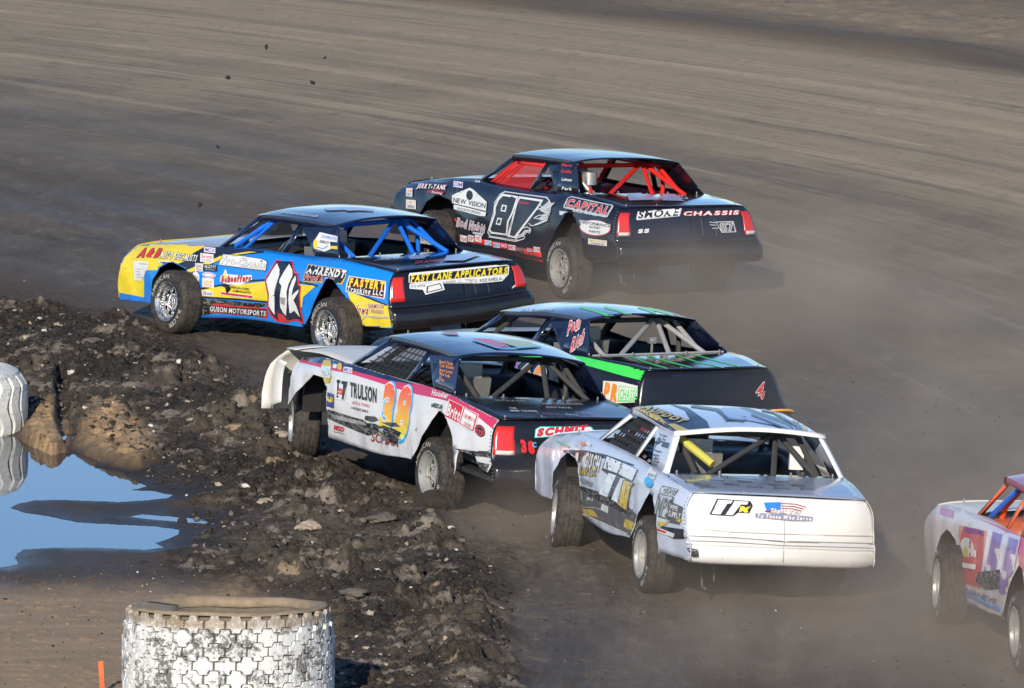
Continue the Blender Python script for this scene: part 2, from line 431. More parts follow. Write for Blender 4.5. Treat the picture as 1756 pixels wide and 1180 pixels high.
# infield mud, sandy towards the stacked tyre
mud = N.mix(n_b, (0.035, 0.026, 0.019, 1), (0.11, 0.080, 0.056, 1))
strat = N.noise(N.n('Mapping', {'Vector': oc, 'Scale': (0.5, 2.2, 1)}).outputs[0], 1.4, 5, 0.6, 0.6)
sandc = N.mix(strat, (0.22, 0.150, 0.088, 1), (0.50, 0.355, 0.21, 1))
sandc = N.mix(N.ramp(strat, 0.58, 0.68, 0, 0.5), sandc, (0.50, 0.32, 0.16, 1))
inf = N.mix(N.math('MULTIPLY', att['flat'], 0.9), mud, sandc)
c = N.mix(att['infield'], tc, inf)
c = N.mix(att['rough'], c, rc)
lipn = N.math('MULTIPLY', N.ramp(rr, 85.2, 86.4), N.ramp(N.math('ADD', rr, N.math('MULTIPLY', brk, 1.6)), 90.0, 87.4))
c = N.mix(att['outer'], c, N.mix(n_b, (0.085, 0.068, 0.052, 1), (0.185, 0.150, 0.115, 1)))
c = N.mix(N.math('MULTIPLY', lipn, 0.8), c, (0.075, 0.058, 0.045, 1))
tan = N.mix(N.noise(oc, 12.0, 5, 0.7), (0.26, 0.165, 0.085, 1), (0.60, 0.41, 0.22, 1))
c = N.mix(N.math('MULTIPLY', att['sand'], N.ramp(n_b, 0.62, 0.42, 0.45, 0.95)), c, tan)
wcol = N.mix(att['sand'], (0.020, 0.016, 0.014, 1), (0.12, 0.075, 0.04, 1))
c = N.mix(N.math('MULTIPLY', att['wet'], 0.85), c, N.mix(att['sand'], N.mix(n_b, (0.016, 0.013, 0.011, 1), (0.04, 0.031, 0.024, 1)), (0.24, 0.15, 0.08, 1)))
N.set(N.p.inputs['Base Color'], c)
gl = N.math('MULTIPLY', N.ramp(rr, 79.0, 68.0), N.ramp(N.noise(polar(0.8, 0.06), 1.0, 3, 0.5, 0.4), 0.38, 0.62))
gl = N.math('MULTIPLY', gl, N.math('SUBTRACT', 1.0, att['rough']))
ro = N.math('SUBTRACT', 0.92, N.math('MULTIPLY', gl, 0.30))
ro = N.math('SUBTRACT', ro, N.math('MULTIPLY', att['wet'], 0.30))
N.set(N.p.inputs['Roughness'], ro)
N.p.inputs['Specular IOR Level'].default_value = 0.35
b1 = N.bump(N.math('ADD', N.math('ADD', N.math('MULTIPLY', grain, 0.8), N.math('MULTIPLY', st3, 0.9)), N.math('MULTIPLY', mot, 2.2)), 0.6, 0.016)
b2 = N.bump(n_c, 0.7, 0.014, b1)
N.set(N.p.inputs['Normal'], b2)
ground = tag(grid_mesh('ground', GX, GY, GZ, GA, gm), 'dirt oval track surface with churned dark soil along its inner edge', kind='structure')

# water
wm = bpy.data.materials.new('puddle_water')
N = NT(wm)
N.p.inputs['Base Color'].default_value = (0.020, 0.030, 0.045, 1)
N.p.inputs['Roughness'].default_value = 0.02
N.p.inputs['IOR'].default_value = 1.4
N.p.inputs['Specular IOR Level'].default_value = 0.75
N.set(N.p.inputs['Normal'], N.bump(N.noise(N.obj(), 1.2, 2, 0.5), 0.03, 0.004))
px = np.array(POOL)
wx0, wy0, wx1, wy1 = px[:, 0].min() - 1.5, px[:, 1].min() - 1.5, -2.6, px[:, 1].max() + 2.2
me = MB(); me.grid(lambda u, v: (wx0 + (wx1 - wx0) * u, wy0 + (wy1 - wy0) * v, WZ), 12, 20)
tag(me.build('puddle_water', wm), 'still puddle reflecting blue sky beside the churned inner edge', kind='structure')
# ---------------------------------------------------------------- stock cars
KP = {'A': (-1.032, .726, .952), 'C': (-1.196, .782, .426), 'E': (-.109, .750, 1.013), 'G': (.236, .600, 1.315), 'I': (1.586, .651, 1.341),
      'J': (2.121, .768, 1.002), 'K': (3.760, .790, .849), 'L': (3.905, .886, .303), 'RR': (.412, .906, .330), 'RF': (2.330, .908, .277)}
POSE = {
 '87': ((1.3104, 101.0777, .0362, 2.0675, .0176, .0386), {'A': (.011, .019, .009), 'Ar': (.009, .014, .006), 'C': (.009, .017, -.004), 'Cr': (-.017, -.028, -.01), 'E': (.001, -.002, .031), 'Er': (-.002, -.003, -.005), 'G': (.003, 0, .031), 'Gr': (-.009, -.017, .011), 'I': (-.003, -.006, -.005), 'J': (-.002, -.005, .014), 'K': (-.002, -.003, .001), 'L': (.011, .025, -.02), 'RR': (-.008, -.006, -.043), 'RF': (-.001, -.004, .015)}),
 '11': ((-1.1517, 96.0237, -.0036, 2.18, .0238, -.004), {'A': (.002, .004, -.01), 'Ar': (.007, .01, .001), 'C': (.01, .016, -.009), 'Cr': (.008, -.006, .060), 'E': (.013, .017, .011), 'Er': (.012, .022, -.025), 'G': (-.03, -.045, -.002), 'Gr': (-.015, -.019, -.015), 'I': (-.012, -.019, .004), 'J': (-.002, .002, -.023), 'K': (-.014, -.026, .023), 'L': (-.001, -.003, .005), 'RR': (-.018, -.02, -.04), 'RF': (.037, .062, -.029)}),
 '38': ((.0697, 84.9113, -.0003, 1.9871, -.0212, .0686), {'A': (-.002, 0, -.01), 'C': (-.02, -.032, -.036), 'E': (.004, .007, .009), 'Er': (.013, .03, -.005), 'G': (-.006, -.018, .014), 'Gr': (-.017, -.031, -.02), 'I': (.014, .032, .001), 'J': (.022, .051, -.001), 'K': (-.026, -.054, -.022), 'RR': (.008, .001, .05), 'RF': (.007, .01, .018)}),
 '4': ((1.2845, 88.2937, -.0479, 2.1009, .0191, .0408), {'A': (-.024, -.042, .013), 'Ar': (.055, .087, .001), 'E': (-.005, -.008, -.001), 'Er': (-.004, -.007, .007), 'G': (-.024, -.041, .003), 'Gr': (.005, .013, -.024), 'I': (.025, .051, -.052), 'J': (-.027, -.052, .036)}),
 '77': ((1.9651, 79.9281, .0046, 1.8054, .0027, .0645), {'A': (.012, .042, .005), 'Ar': (-.002, -.002, -.013), 'C': (-.014, -.05, -.002), 'Cr': (.012, .045, -.009), 'E': (.006, .027, -.011), 'Er': (-.007, -.025, -.001), 'G': (-.002, 0, -.02), 'Gr': (-.014, -.05, .002), 'I': (.002, 0, .015), 'J': (.008, .031, 0), 'K': (.003, .027, -.029), 'RR': (.006, -.001, .049), 'RF': (-.01, -.056, .034)}),
 '57': ((4.9513, 75.9856, .0109, 1.7186, .0271, .0016), {'K': (.008, .018, .035), 'I': (.003, -.004, .029), 'J': (.001, .01, -.009), 'L': (-.006, -.017, -.021), 'RF': (-.01, -.029, -.033), 'RR': (.005, .008, .03)})}
WR = 0.332                                               # tyre radius
def lerp(a, b, t): return a + (b - a) * t
def plin(x, pts):
    if x <= pts[0][0]: return pts[0][1]
    for (a, va), (b, vb) in zip(pts, pts[1:]):
        if x <= b: return lerp(va, vb, (x - a) / (b - a))
    return pts[-1][1]
def ztop(x): return plin(x, [(-1.15, .93), (-1.03, .952), (-.55, .992), (-.11, 1.013), (1.0, 1.008), (2.12, 1.0), (2.9, .955), (3.5, .885), (3.76, .85), (3.95, .79)])
def wside(x): return plin(x, [(-1.2, .84), (-.5, .895), (.2, .915), (3.2, .915), (3.95, .895)])
def sy(x, z):
    """half width of the body side at station x and height z"""
    w = wside(x); h = ztop(x) - z
    y = w - .055 * sst(np.float64(z), .55, 1.0) * 1.0
    if z < .5: y -= .03 * (.5 - z)
    sh = max(0.0, (.13 - h) / .13)
    y -= (.085 if x > -.3 else .085 - .02) * sh * sh
    y += .004 * math.sin(x * 5.1 + z * 7.3) + .003 * math.sin(x * 11.7 - z * 9.1)
    return float(y)
def tprof(z): return plin(z, [(.38, -1.13), (.41, -1.18), (.46, -1.20), (.56, -1.19), (.60, -1.13), (.65, -1.10), (.93, -1.045), (.952, -1.032)])
def nprof(z): return plin(z, [(.28, 3.90), (.45, 3.93), (.6, 3.90), (.76, 3.84), (.85, 3.76), (.88, 3.70)])
def gy(z): return lerp(.765, .612, (z - 1.0) / .315)     # greenhouse half width
def arch(cx, cz, a, b, x0, x1, zbot, n=14):
    """wheel opening from x0 (front) to x1 (rear) at the sill"""
    out = []
    for k in range(n + 1):
        t = math.pi * k / n
        x = cx + a * math.copysign(abs(math.cos(t)) ** .85, math.cos(t)); z = cz + b * math.sin(t) ** .85
        out.append((x, z))
    return [(x0, zbot)] + [p for p in out] + [(x1, zbot)]

def poly_sheet(poly, step=0.11, steph=None):
    """fills an outline and cuts it into a fine lattice so that it can be bent over a curved body"""
    bm = bmesh.new()
    vs = [bm.verts.new((x, 0, z)) for x, z in poly]
    f = bm.faces.new(vs)
    bmesh.ops.triangulate(bm, faces=[f])
    xs_ = [p[0] for p in poly]; zs_ = [p[1] for p in poly]
    for lo, hi, ax, st in ((min(xs_), max(xs_), 0, step), (min(zs_), max(zs_), 2, steph or step)):
        n = int((hi - lo) / st)
        for k in range(1, n + 1):
            co = [0, 0, 0]; no = [0, 0, 0]; co[ax] = lo + (hi - lo) * k / (n + 1); no[ax] = 1
            bmesh.ops.bisect_plane(bm, geom=bm.verts[:] + bm.edges[:] + bm.faces[:], plane_co=co, plane_no=no)
    bm.verts.ensure_lookup_table()
    out = ([(v.co.x, v.co.z) for v in bm.verts], [tuple(v.index for v in f.verts) for f in bm.faces])
    bm.free()
    return out

def make_warp(key):
    d = POSE[key][1]; P = []; D = []
    for k, v in KP.items():
        for s, kk in ((1, k), (-1, k + 'r')):
            if kk in d: P.append((v[0], v[1] * s, v[2])); D.append(d[kk])
            elif s == -1 and k in d and k in ('I', 'J', 'K'): P.append((v[0], -v[1], v[2])); D.append((d[k][0], -d[k][1] * .3, d[k][2]))
    if not P: return lambda v: Vector(v)
    P = np.array(P); D = np.array(D); S = .38
    K = np.exp(-((P[:, None] - P[None]) ** 2).sum(-1) / (2 * S * S)) + np.eye(len(P)) * .15
    Wt = np.linalg.solve(K, D)
    def f(v):
        v = np.array(v[:]); k = np.exp(-((P - v) ** 2).sum(-1) / (2 * S * S))
        return Vector(v + k @ Wt)
    return f

MBLACK = paint('matte_black_metal', (.012, .012, .014, 1), .45, 0, .1, .5)
MDARK = plain('dark_interior_sheet', (.028, .027, .027), .6, .2, .3, 9)
MRUB = bpy.data.materials.new('tyre_rubber')
N = NT(MRUB); oc = N.obj()
_n = N.noise(oc, 9.0, 5, .65); _r = N.n('SeparateXYZ', {0: oc})
_f = N.math('ADD', N.noise(oc, 30, 3, .6), N.math('MULTIPLY', _n, .9))
N.set(N.p.inputs['Base Color'], N.mix(N.ramp(_f, .72, 1.15), (.014, .013, .013, 1), (.058, .048, .039, 1)))
N.p.inputs['Roughness'].default_value = .78
_w = N.n('TexWave', {'Scale': 14.0, 'Distortion': 1.5, 'Detail': 2.0}, bands_direction='Y'); N.set(_w.inputs[0], oc)
N.set(N.p.inputs['Normal'], N.bump(N.math('ADD', _n, N.math('MULTIPLY', _w.outputs[1], .25)), .35, .012))
MLET = plain('tyre_lettering', (.42, .41, .39), .7, 0, .5, 60)
PCAGE0 = plain('grimy_steel', (.10, .09, .08), .7)
MCHR = bpy.data.materials.new('polished_wheel_metal'); N = NT(MCHR)
N.set(N.p.inputs['Base Color'], N.mix(N.ramp(N.noise(N.obj(), 14, 5, .7), .5, .72), (.80, .79, .77, 1), (.20, .16, .12, 1)))
N.p.inputs['Metallic'].default_value = .95
N.set(N.p.inputs['Roughness'], N.ramp(N.noise(N.obj(), 9, 4, .6), .4, .8, .14, .6))
MALU = bpy.data.materials.new('brushed_wheel_metal'); N = NT(MALU)
N.set(N.p.inputs['Base Color'], N.mix(N.ramp(N.noise(N.obj(), 12, 5, .7), .5, .75), (.46, .45, .43, 1), (.14, .115, .09, 1)))
N.p.inputs['Metallic'].default_value = .55; N.p.inputs['Roughness'].default_value = .42
MWH = bpy.data.materials.new('white_wheel_paint'); N = NT(MWH)
N.set(N.p.inputs['Base Color'], N.mix(N.ramp(N.noise(N.obj(), 12, 5, .7), .5, .75), (.60, .60, .59, 1), (.20, .165, .13, 1)))
N.p.inputs['Roughness'].default_value = .4
MSTEEL = plain('bare_steel_tube', (.42, .41, .39), .42, .7, .2, 15)
MLAMP = paint('red_lamp_decal', (.62, .028, .022, 1), .22, 0, .5, .35)
MLAMPW = paint('white_lamp_band', (.62, .60, .56, 1), .3, 0, .5, .4)
MNET = plain('black_webbing', (.018, .018, .018), .85)

# glyphs -----------------------------------------------------------
GL = {}
def glyph(ch, off):
    k = (ch, round(off, 4))
    if k in GL: return GL[k]
    cu = bpy.data.curves.new('g', 'FONT'); cu.body = ch; cu.offset = off; cu.resolution_u = 3; cu.fill_mode = 'BOTH'; cu.extrude = 0
    ob = bpy.data.objects.new('g', cu); COL.objects.link(ob)
    dg = bpy.context.evaluated_depsgraph_get(); dg.update()
    me = ob.evaluated_get(dg).to_mesh()
    vs = [(v.co.x, v.co.y) for v in me.vertices]; fs = [tuple(p.vertices) for p in me.polygons]
    ob.evaluated_get(dg).to_mesh_clear()
    bpy.data.objects.remove(ob); bpy.data.curves.remove(cu)
    GL[k] = (vs, fs); return GL[k]
def layout(txt, bold, gap=.09):
    # letters keep clear of one another's outlines
    """[(char, x shift)], width"""
    x = 0; out = []
    for ch in txt:
        if ch == ' ': x += .32; continue
        vs, fs = glyph(ch, bold)
        if not vs: continue
        a = min(v[0] for v in vs); b = max(v[0] for v in vs)
        out.append((ch, x - a)); x += b - a + gap
    return out, x - gap
CAP = 0.70

class Car:
    def __init__(s, key, label, name='race_car'):
        q = POSE[key][0]; s.key = key
        s.M = Matrix.Translation(Vector(q[:3])) @ (Matrix.Rotation(q[3], 4, 'Z') @ Matrix.Rotation(q[4], 4, 'Y') @ Matrix.Rotation(q[5], 4, 'X'))
        s.Mi = s.M.inverted(); s.root = empty(name, s.M); tag(s.root, label, 'race car', 'stock cars sliding through the dirt turn')
        s.w = make_warp(key); s.bvh = {}; s.nd = 0; s.parts = {}
    def part(s, name, mb, mats, smooth=False, solid=.004, autosmooth=35, key=None, warp=True, label=None, parent=None):
        o = mb.build(name, mats, parent or s.root, smooth, solid, autosmooth, s.w if warp else None)
        if key:
            me = o.data
            s.bvh[key] = BVHTree.FromPolygons([v.co.copy() for v in me.vertices], [tuple(p.vertices) for p in me.polygons]); s.parts[key] = o
        if label: o['label'] = label
        return o
    # ---- decals: flat print laid on the sheet metal
    def decal(s, tgt, name, fr, ops, label=None, base=None, cell=None):
        base = {None: .0095 + (s.nd % 5) * .0008, .0022: .0045, .0024: .0062, .0028: .0045, .003: .0045}.get(base, base) ; base = base + .005 if .0035 < base < .009 and base not in (.0045, .0062) else base
        s.nd += 1
        V = []; F = []; Mi_ = []; mats = []; lay = 0
        bv = s.bvh[tgt]; Mi = s.Mi; M3 = s.Mi.to_3x3(); org = Mi @ Vector((0, 0, CAM_H))
        def P(p): return (fr[0] + p[0] / fr[2], fr[1] + p[1] / fr[2])
        def put(vs, fs, col, z):
            m = col if isinstance(col, bpy.types.Material) else vinyl(col)
            if m not in mats: mats.append(m)
            mi = mats.index(m); idx = []
            for (u, v) in vs:
                d = (M3 @ ray(u, v)).normalized()
                hit, nor, fi, di = bv.ray_cast(org, d)
                if hit is None: idx.append(None); continue
                if nor.dot(d) > 0: nor = -nor
                V.append(hit + nor * (base + z)); idx.append(len(V) - 1)
            for f in fs:
                g = [idx[i] for i in f]
                if None in g: continue
                F.append(g); Mi_.append(mi)
        def poly(pts, cellpx):
            bm = bmesh.new(); vs = [bm.verts.new((x, y, 0)) for x, y in pts]
            try: f = bm.faces.new(vs)
            except ValueError: bm.free(); return [], []
            bmesh.ops.triangulate(bm, faces=[f])
            if cellpx:
                for ax in (0, 1):
                    lo = min(p[ax] for p in pts); hi = max(p[ax] for p in pts); k = math.floor(lo / cellpx) + 1
                    while k * cellpx < hi:
                        co = [0, 0, 0]; no = [0, 0, 0]; co[ax] = k * cellpx; no[ax] = 1
                        bmesh.ops.bisect_plane(bm, geom=bm.verts[:] + bm.edges[:] + bm.faces[:], plane_co=co, plane_no=no); k += 1
            bm.verts.ensure_lookup_table(); bm.verts.index_update()
            r = [(v.co.x, v.co.y) for v in bm.verts], [tuple(v.index for v in f.verts) for f in bm.faces]
            bm.free(); return r
        for op in ops:
            k = op[0]; lay += 1; z = lay * .0007
            if k == 'P':
                vs, fs = poly([P(p) for p in op[2]], cell or (2.4 if name in ('paint_stripe', 'scrape') else 5.0)); put(vs, fs, op[1], z)
            elif k == 'E':
                (cx, cy), rx, ry = op[2], op[3], op[4]; sk = op[5] if len(op) > 5 else 0
                pts = [P((cx + rx * math.cos(t * math.pi / 10), cy + ry * math.sin(t * math.pi / 10) + sk * rx * math.cos(t * math.pi / 10))) for t in range(20)]
                vs, fs = poly(pts, cell or 6.0); put(vs, fs, op[1], z)
            elif k == 'L':
                pts = [Vector(P(p)) for p in op[3]]; w = op[2] / fr[2] / 2; q = []
                for i in range(len(pts) - 1):
                    n_ = max(1, int((pts[i + 1] - pts[i]).length / 5))
                    q += [pts[i].lerp(pts[i + 1], t / n_) for t in range(n_)]
                q.append(pts[-1]); vs = []
                for i, p in enumerate(q):
                    d = q[min(i + 1, len(q) - 1)] - q[max(i - 1, 0)]
                    d = d.normalized() if d.length > 1e-6 else Vector((1, 0)); nn = Vector((-d.y, d.x)) * w
                    vs += [tuple(p + nn), tuple(p - nn)]
                put(vs, [(2 * i, 2 * i + 1, 2 * i + 3, 2 * i + 2) for i in range(len(q) - 1)], op[1], z)
            elif k == 'T':
                # ('T', text, [(colour, thickness), ...from back to front], bl, br, tl)
                _, txt, layers, bl, br, tl = op[:6]
                bl, br, tl = Vector(P(bl)), Vector(P(br)), Vector(P(tl)); U = br - bl; W_ = tl - bl
                bold = layers[-1][1]; lo, wid = layout(txt, bold, .05 + 1.5 * max(l_[1] for l_ in layers) - bold * .5)
                for li, (col, off) in enumerate(layers):
                    for ci, (ch, dx) in enumerate(lo):
                        vs, fs = glyph(ch, off)
                        pv = [tuple(bl + U * ((x + dx) / wid) + W_ * (y / CAP)) for x, y in vs]
                        zz = z + li * .0013 + (ci % 2) * .0003
                        big = W_.length > 13 and (cell is None)
                        if big:
                            bm = bmesh.new(); bvv = [bm.verts.new((x, y, 0)) for x, y in pv]
                            for f in fs:
                                try: bm.faces.new([bvv[i] for i in f])
                                except ValueError: pass
                            for ax in (0, 1):
                                lo_ = min(p[ax] for p in pv); hi_ = max(p[ax] for p in pv); kk = math.floor(lo_ / 5) + 1
                                while kk * 5 < hi_:
                                    co = [0, 0, 0]; no = [0, 0, 0]; co[ax] = kk * 5; no[ax] = 1
                                    bmesh.ops.bisect_plane(bm, geom=bm.verts[:] + bm.edges[:] + bm.faces[:], plane_co=co, plane_no=no); kk += 1
                            bm.verts.ensure_lookup_table(); bm.verts.index_update()
                            pv = [(v.co.x, v.co.y) for v in bm.verts]; fs = [tuple(v.index for v in f.verts) for f in bm.faces]; bm.free()
                        put(pv, fs, col, zz)
                lay += len(layers)
        if not F: return None
        o = mesh_obj(name, V, F, mats, Mi_, s.root)
        if label: o['label'] = label
        return o
    def sticker(s, tgt, fr, x, y, w, h, bg, txt=None, fg=None, slope=.1, txt2=None, fg2=None, name='decal', label=None):
        """small rectangular sponsor sticker whose edges follow the slope of the panel"""
        q = [(x, y), (x + w, y + w * slope), (x + w, y + h + w * slope), (x, y + h)]
        ops = []
        if bg: ops.append(('P', bg, q))
        if txt:
            a, b = (.18, .82) if not txt2 else (.1, .52)
            ops.append(('T', txt, [(fg, .012)], (x + w * .08, y + h * b + w * .08 * slope), (x + w * .92, y + h * b + w * .92 * slope), (x + w * .10, y + h * a + w * .08 * slope)))
        if txt2:
            ops.append(('T', txt2, [(fg2 or fg, .012)], (x + w * .14, y + h * .9 + w * .1 * slope), (x + w * .86, y + h * .9 + w * .86 * slope), (x + w * .14, y + h * .62 + w * .1 * slope)))
        return s.decal(tgt, name, fr, ops, label, cell=7)

def wheel(car, name, loc, yaw, side, rim='slot', rimmat=None, camber=0.0, lett=None, spin=0.0):
    """tyre, rim and disc; side +1 left (outer face towards +y)"""
    w = bpy.data.objects.new(name, None); COL.objects.link(w); w.parent = car.root
    rot = Matrix.Rotation(yaw, 4, 'Z') @ Matrix.Rotation(camber, 4, 'X')
    w.matrix_local = Matrix.Translation(loc) @ rot
    w.empty_display_size = .1
    hw = .125
    m = MB()
    prof = [(-hw + .012, .200), (-hw - .004, .235), (-hw - .002, .285), (-hw + .014, .315), (-hw + .030, WR - .004)]
    for g in (-.062, -.022, .022, .062):
        prof += [(g - .005, WR), (g - .0035, WR - .006), (g + .0035, WR - .006), (g + .005, WR)]
    prof += [(hw - .030, WR - .004), (hw - .014, .315), (hw + .002, .285), (hw + .004, .235), (hw - .012, .200)]
    m.lathe_y(prof, 56)
    t = m.build('tyre', MRUB, w, autosmooth=40)
    rm = rimmat or MALU
    m = MB()
    o_ = hw * side
    m.lathe_y([(o_ * 1.04, .208), (o_ * 1.06, .202), (o_ * 1.0, .190), (o_ * .80, .186), (o_ * .72, .170), (o_ * .1, .164), (-o_ * .8, .175), (-o_ * 1.0, .19), (-o_ * 1.04, .205)], 48)
    m.build('rim', rm, w, autosmooth=35)
    # disc with slots
    m = MB(); nsl = 8; y0 = o_ * (.30 if rim == 'slot' else .12); y1 = o_ * .46
    a_in, a_out = .092, .140
    steps = nsl * 6
    def ang(k): return 2 * math.pi * k / steps
    def P(r, k, y): return (r * math.cos(ang(k)), y, r * math.sin(ang(k)))
    for k in range(steps):
        open_ = (k % 6) in (0, 1, 2)
        m.add([P(.164, k, y0), P(.164, k + 1, y0), P(a_out, k + 1, y1 * .9), P(a_out, k, y1 * .9)], [(0, 1, 2, 3)])
        if not open_: m.add([P(a_out, k, y1 * .9), P(a_out, k + 1, y1 * .9), P(a_in, k + 1, y1), P(a_in, k, y1)], [(0, 1, 2, 3)])
        m.add([P(a_in, k, y1), P(a_in, k + 1, y1), P(.055, k + 1, y1 * .82), P(.055, k, y1 * .82)], [(0, 1, 2, 3)])
        m.add([P(.055, k, y1 * .82), P(.055, k + 1, y1 * .82), P(.035, k + 1, y1 * 1.15), P(.035, k, y1 * 1.15)], [(0, 1, 2, 3)])
        m.add([P(.035, k, y1 * 1.15), P(.035, k + 1, y1 * 1.15), P(.0, k, y1 * 1.15)], [(0, 1, 2)])
    d = m.build('wheel_disc', rm, w, autosmooth=30, solid=.006)
    m = MB()
    for k in range(5):
        a = 2 * math.pi * k / 5
        m.tube([(.072 * math.cos(a), y1 * .8, .072 * math.sin(a)), (.072 * math.cos(a), y1 * .8 + .022 * side, .072 * math.sin(a))], .009, 6)
    tag(m.build('lug_nut', MSTEEL, w), kind='stuff')
    m = MB(); m.lathe_y([(-o_ * .3, .0), (-o_ * .3, .14), (-o_ * .55, .15), (-o_ * .55, 0.0)], 24); m.build('brake_drum', MDARK, w)
    if lett and side > 0:
        m = MB()
        for txt, a0, span in lett:
            lo, wid = layout(txt, .01)
            for ch, dx in lo:
                vs, fs = glyph(ch, .01); out = []
                for x, y in vs:
                    a = a0 + span * (x + dx) / wid; r = .243 + .045 * y / CAP
                    # matches the bulge of the sidewall
                    yy = hw + .006 if r < .285 else hw + .004
                    out.append((r * math.cos(a), yy * side, r * math.sin(a)))
                m.add(out, fs)
        tag(m.build('tyre_lettering', MLET, w), kind='stuff')
    return w

def make_car(key, label, sp):
    c = Car(key, label); S = sp
    body = S['side']
    # side panels ------------------------------------------------------
    top = [(x, ztop(x)) for x in (3.76, 3.5, 3.2, 2.9, 2.5, 2.12, 1.6, 1.0, .45, -.11, -.4, -.7, -1.032)]
    tail = [(tprof(z), z) for z in (.93, .80, .65, .60, .56, .46, .41)]
    fa = S.get('farch', (2.79, .36, .44, .42)); ra = S.get('rarch', (-.02, .36, .46, .46))
    bot = [(-1.13, .40), (-.50, .385)] + arch(ra[0], ra[1], ra[2], ra[3], 0, 0, 0)[1:-1][::-1] + [(.42, .325), (1.0, .305), (1.7, .29), (2.32, .272)] \
        + arch(fa[0], fa[1], fa[2], fa[3], 0, 0, 0)[1:-1][::-1] + [(3.27, .315), (3.6, .305), (3.905, .30)]
    front = [(nprof(z), z) for z in (.45, .6, .76)]
    poly = top + tail + bot + front
    for sgn in (1, -1):
        p2 = poly
        if sgn == 1 and 'leftpoly' in S: p2 = S['leftpoly'](top, tail, bot, front)
        vs, fs = poly_sheet(p2, .10, .055)
        m = MB(); dn = S.get('dent', .0)
        m.add([(x, sgn * (sy(x, z) - dn * (.5 + .5 * math.sin(x * 7.3 + 2 * z) * math.sin(z * 11 - x * 3) + .5 * math.sin(x * 23 + z * 17) * math.sin(z * 31)) * float(sst(np.float64(ztop(x) - z), .02, .2))), z) for x, z in vs], fs)
        c.part('side_panel', m, body if sgn == 1 else S.get('side_r', body), key='L' if sgn == 1 else 'Lr')
    # rocker strip
    if S.get('rocker'):
        for sgn in (1, -1):
            m = MB(); m.grid(lambda u, v: (lerp(.44, 2.31, u), sgn * (sy(lerp(.44, 2.31, u), .34) + .008 - .03 * v * v), lerp(.385, .275, v) - .02 * u * 1 + .02), 20, 4)
            c.part('rocker_strip', m, S['rocker'])
    # hood, nose, tail, deck, roof ---------------------------------------
    def hoodf(u, v):
        x = lerp(2.13, 3.74, u); hw_ = sy(x, ztop(x)) + .004; yy = (v * 2 - 1)
        return (x + S.get('nose_fwd', 0) * u, hw_ * yy, ztop(x) + .030 * (1 - yy ** 4) + .018 * math.sin(u * math.pi) * (1 - yy * yy) - .004 + S.get('hood_lift', 0) * u)
    m = MB(); m.grid(hoodf, 16, 14); c.part('hood', m, S['hood'], key='H')
    npz = S.get('nose_lift', 0.0)
    def nosef(u, v):
        yy = u * 2 - 1; z = lerp(.86, .32, v); x = nprof(z); hw_ = sy(min(x, 3.9), min(z, ztop(x)))
        return (x + S.get('nose_b', .03) * (1 - abs(yy) ** 4) + S.get('nose_fwd', 0), hw_ * yy * (1 + S.get('nose_wide', 0)), z + npz * (1 - v) + .035 * (1 - yy ** 4) * (1 - v))
    m = MB(); m.grid(nosef, 20, 8); c.part('front_bumper', m, S.get('nose', body), key='N')
    def deckf(u, v):
        x = lerp(-.105, -1.03, u); yy = v * 2 - 1; hw_ = sy(x, ztop(x)) + .003
        x -= .05 * (1 - abs(yy) ** 5) * u
        return (x, hw_ * yy, ztop(max(x, -1.03)) + .012 * (1 - yy ** 4) * math.sin(min(1, u * 1.3) * math.pi * .5) + .004)
    m = MB(); m.grid(deckf, 10, 14); c.part('trunk_lid', m, S['deck'], key='D')
    gro = S.get('grooves')
    zl = [.952, .945, .925, .88, .82, .76, .70, .655, .63, .605, .59, .57, .55, .535, .52, .49, .46, .44, .42, .40, .385]
    def tailf(u, v):
        yy = u * 2 - 1; k = v * (len(zl) - 1); i = min(int(k), len(zl) - 2); z = lerp(zl[i], zl[i + 1], k - i)
        w_ = sy(-1.03, z) if z > .42 else sy(-1.03, .42) - .03 * (.42 - z) / .04
        x = tprof(z) - .06 * (1 - abs(yy) ** 5)
        if z > .92: x += .02 * ((z - .92) / .032) ** 2
        if gro and (abs(z - .605) < .006 or abs(z - .535) < .006 or abs(z - .57) < .004): x += .016
        if gro: x += .05 * abs(yy) ** 10
        if abs(yy) < .03 and z < .9: x += .004
        return (x, w_ * yy * 1.003, z)
    m = MB(); m.grid(tailf, 40, len(zl) - 1)
    zs_ = len(zl) - 1
    if S.get('bumper') and S['bumper'] is not S['tail']:
        split = 9
        a, b = MB(), MB()
        a.v = b.v = m.v; a.f = m.f[:40 * split]; a.m = [0] * len(a.f); b.f = m.f[40 * split:]; b.m = [0] * len(b.f)
        c.part('tail_panel', a, S['tail'], key='R'); c.part('rear_bumper', b, S['bumper'], key='B')
    else:
        c.part('tail_panel', m, S['tail'], key='R')
    # number plate recess lines and seams on the tail
    if S.get('plate', True):
        m = MB()
        m.add([(-1.122, -.03, .885), (-1.122, -.03 - .012, .885), (-1.175, -.042, .64), (-1.175, -.03, .64)], [(0, 1, 2, 3)])
        for yy in (-.16, -.32):
            xt = lambda z: tprof(z) - .064
            m.tube([(xt(.84), yy, .84), (xt(.66), yy - .012, .66)], .003, 5)
        m.tube([(tprof(.66) - .064, -.16, .66), (tprof(.66) - .064, -.33, .66)], .003, 5)
        c.part('plate_recess', m, S.get('seam', MBLACK), solid=0)
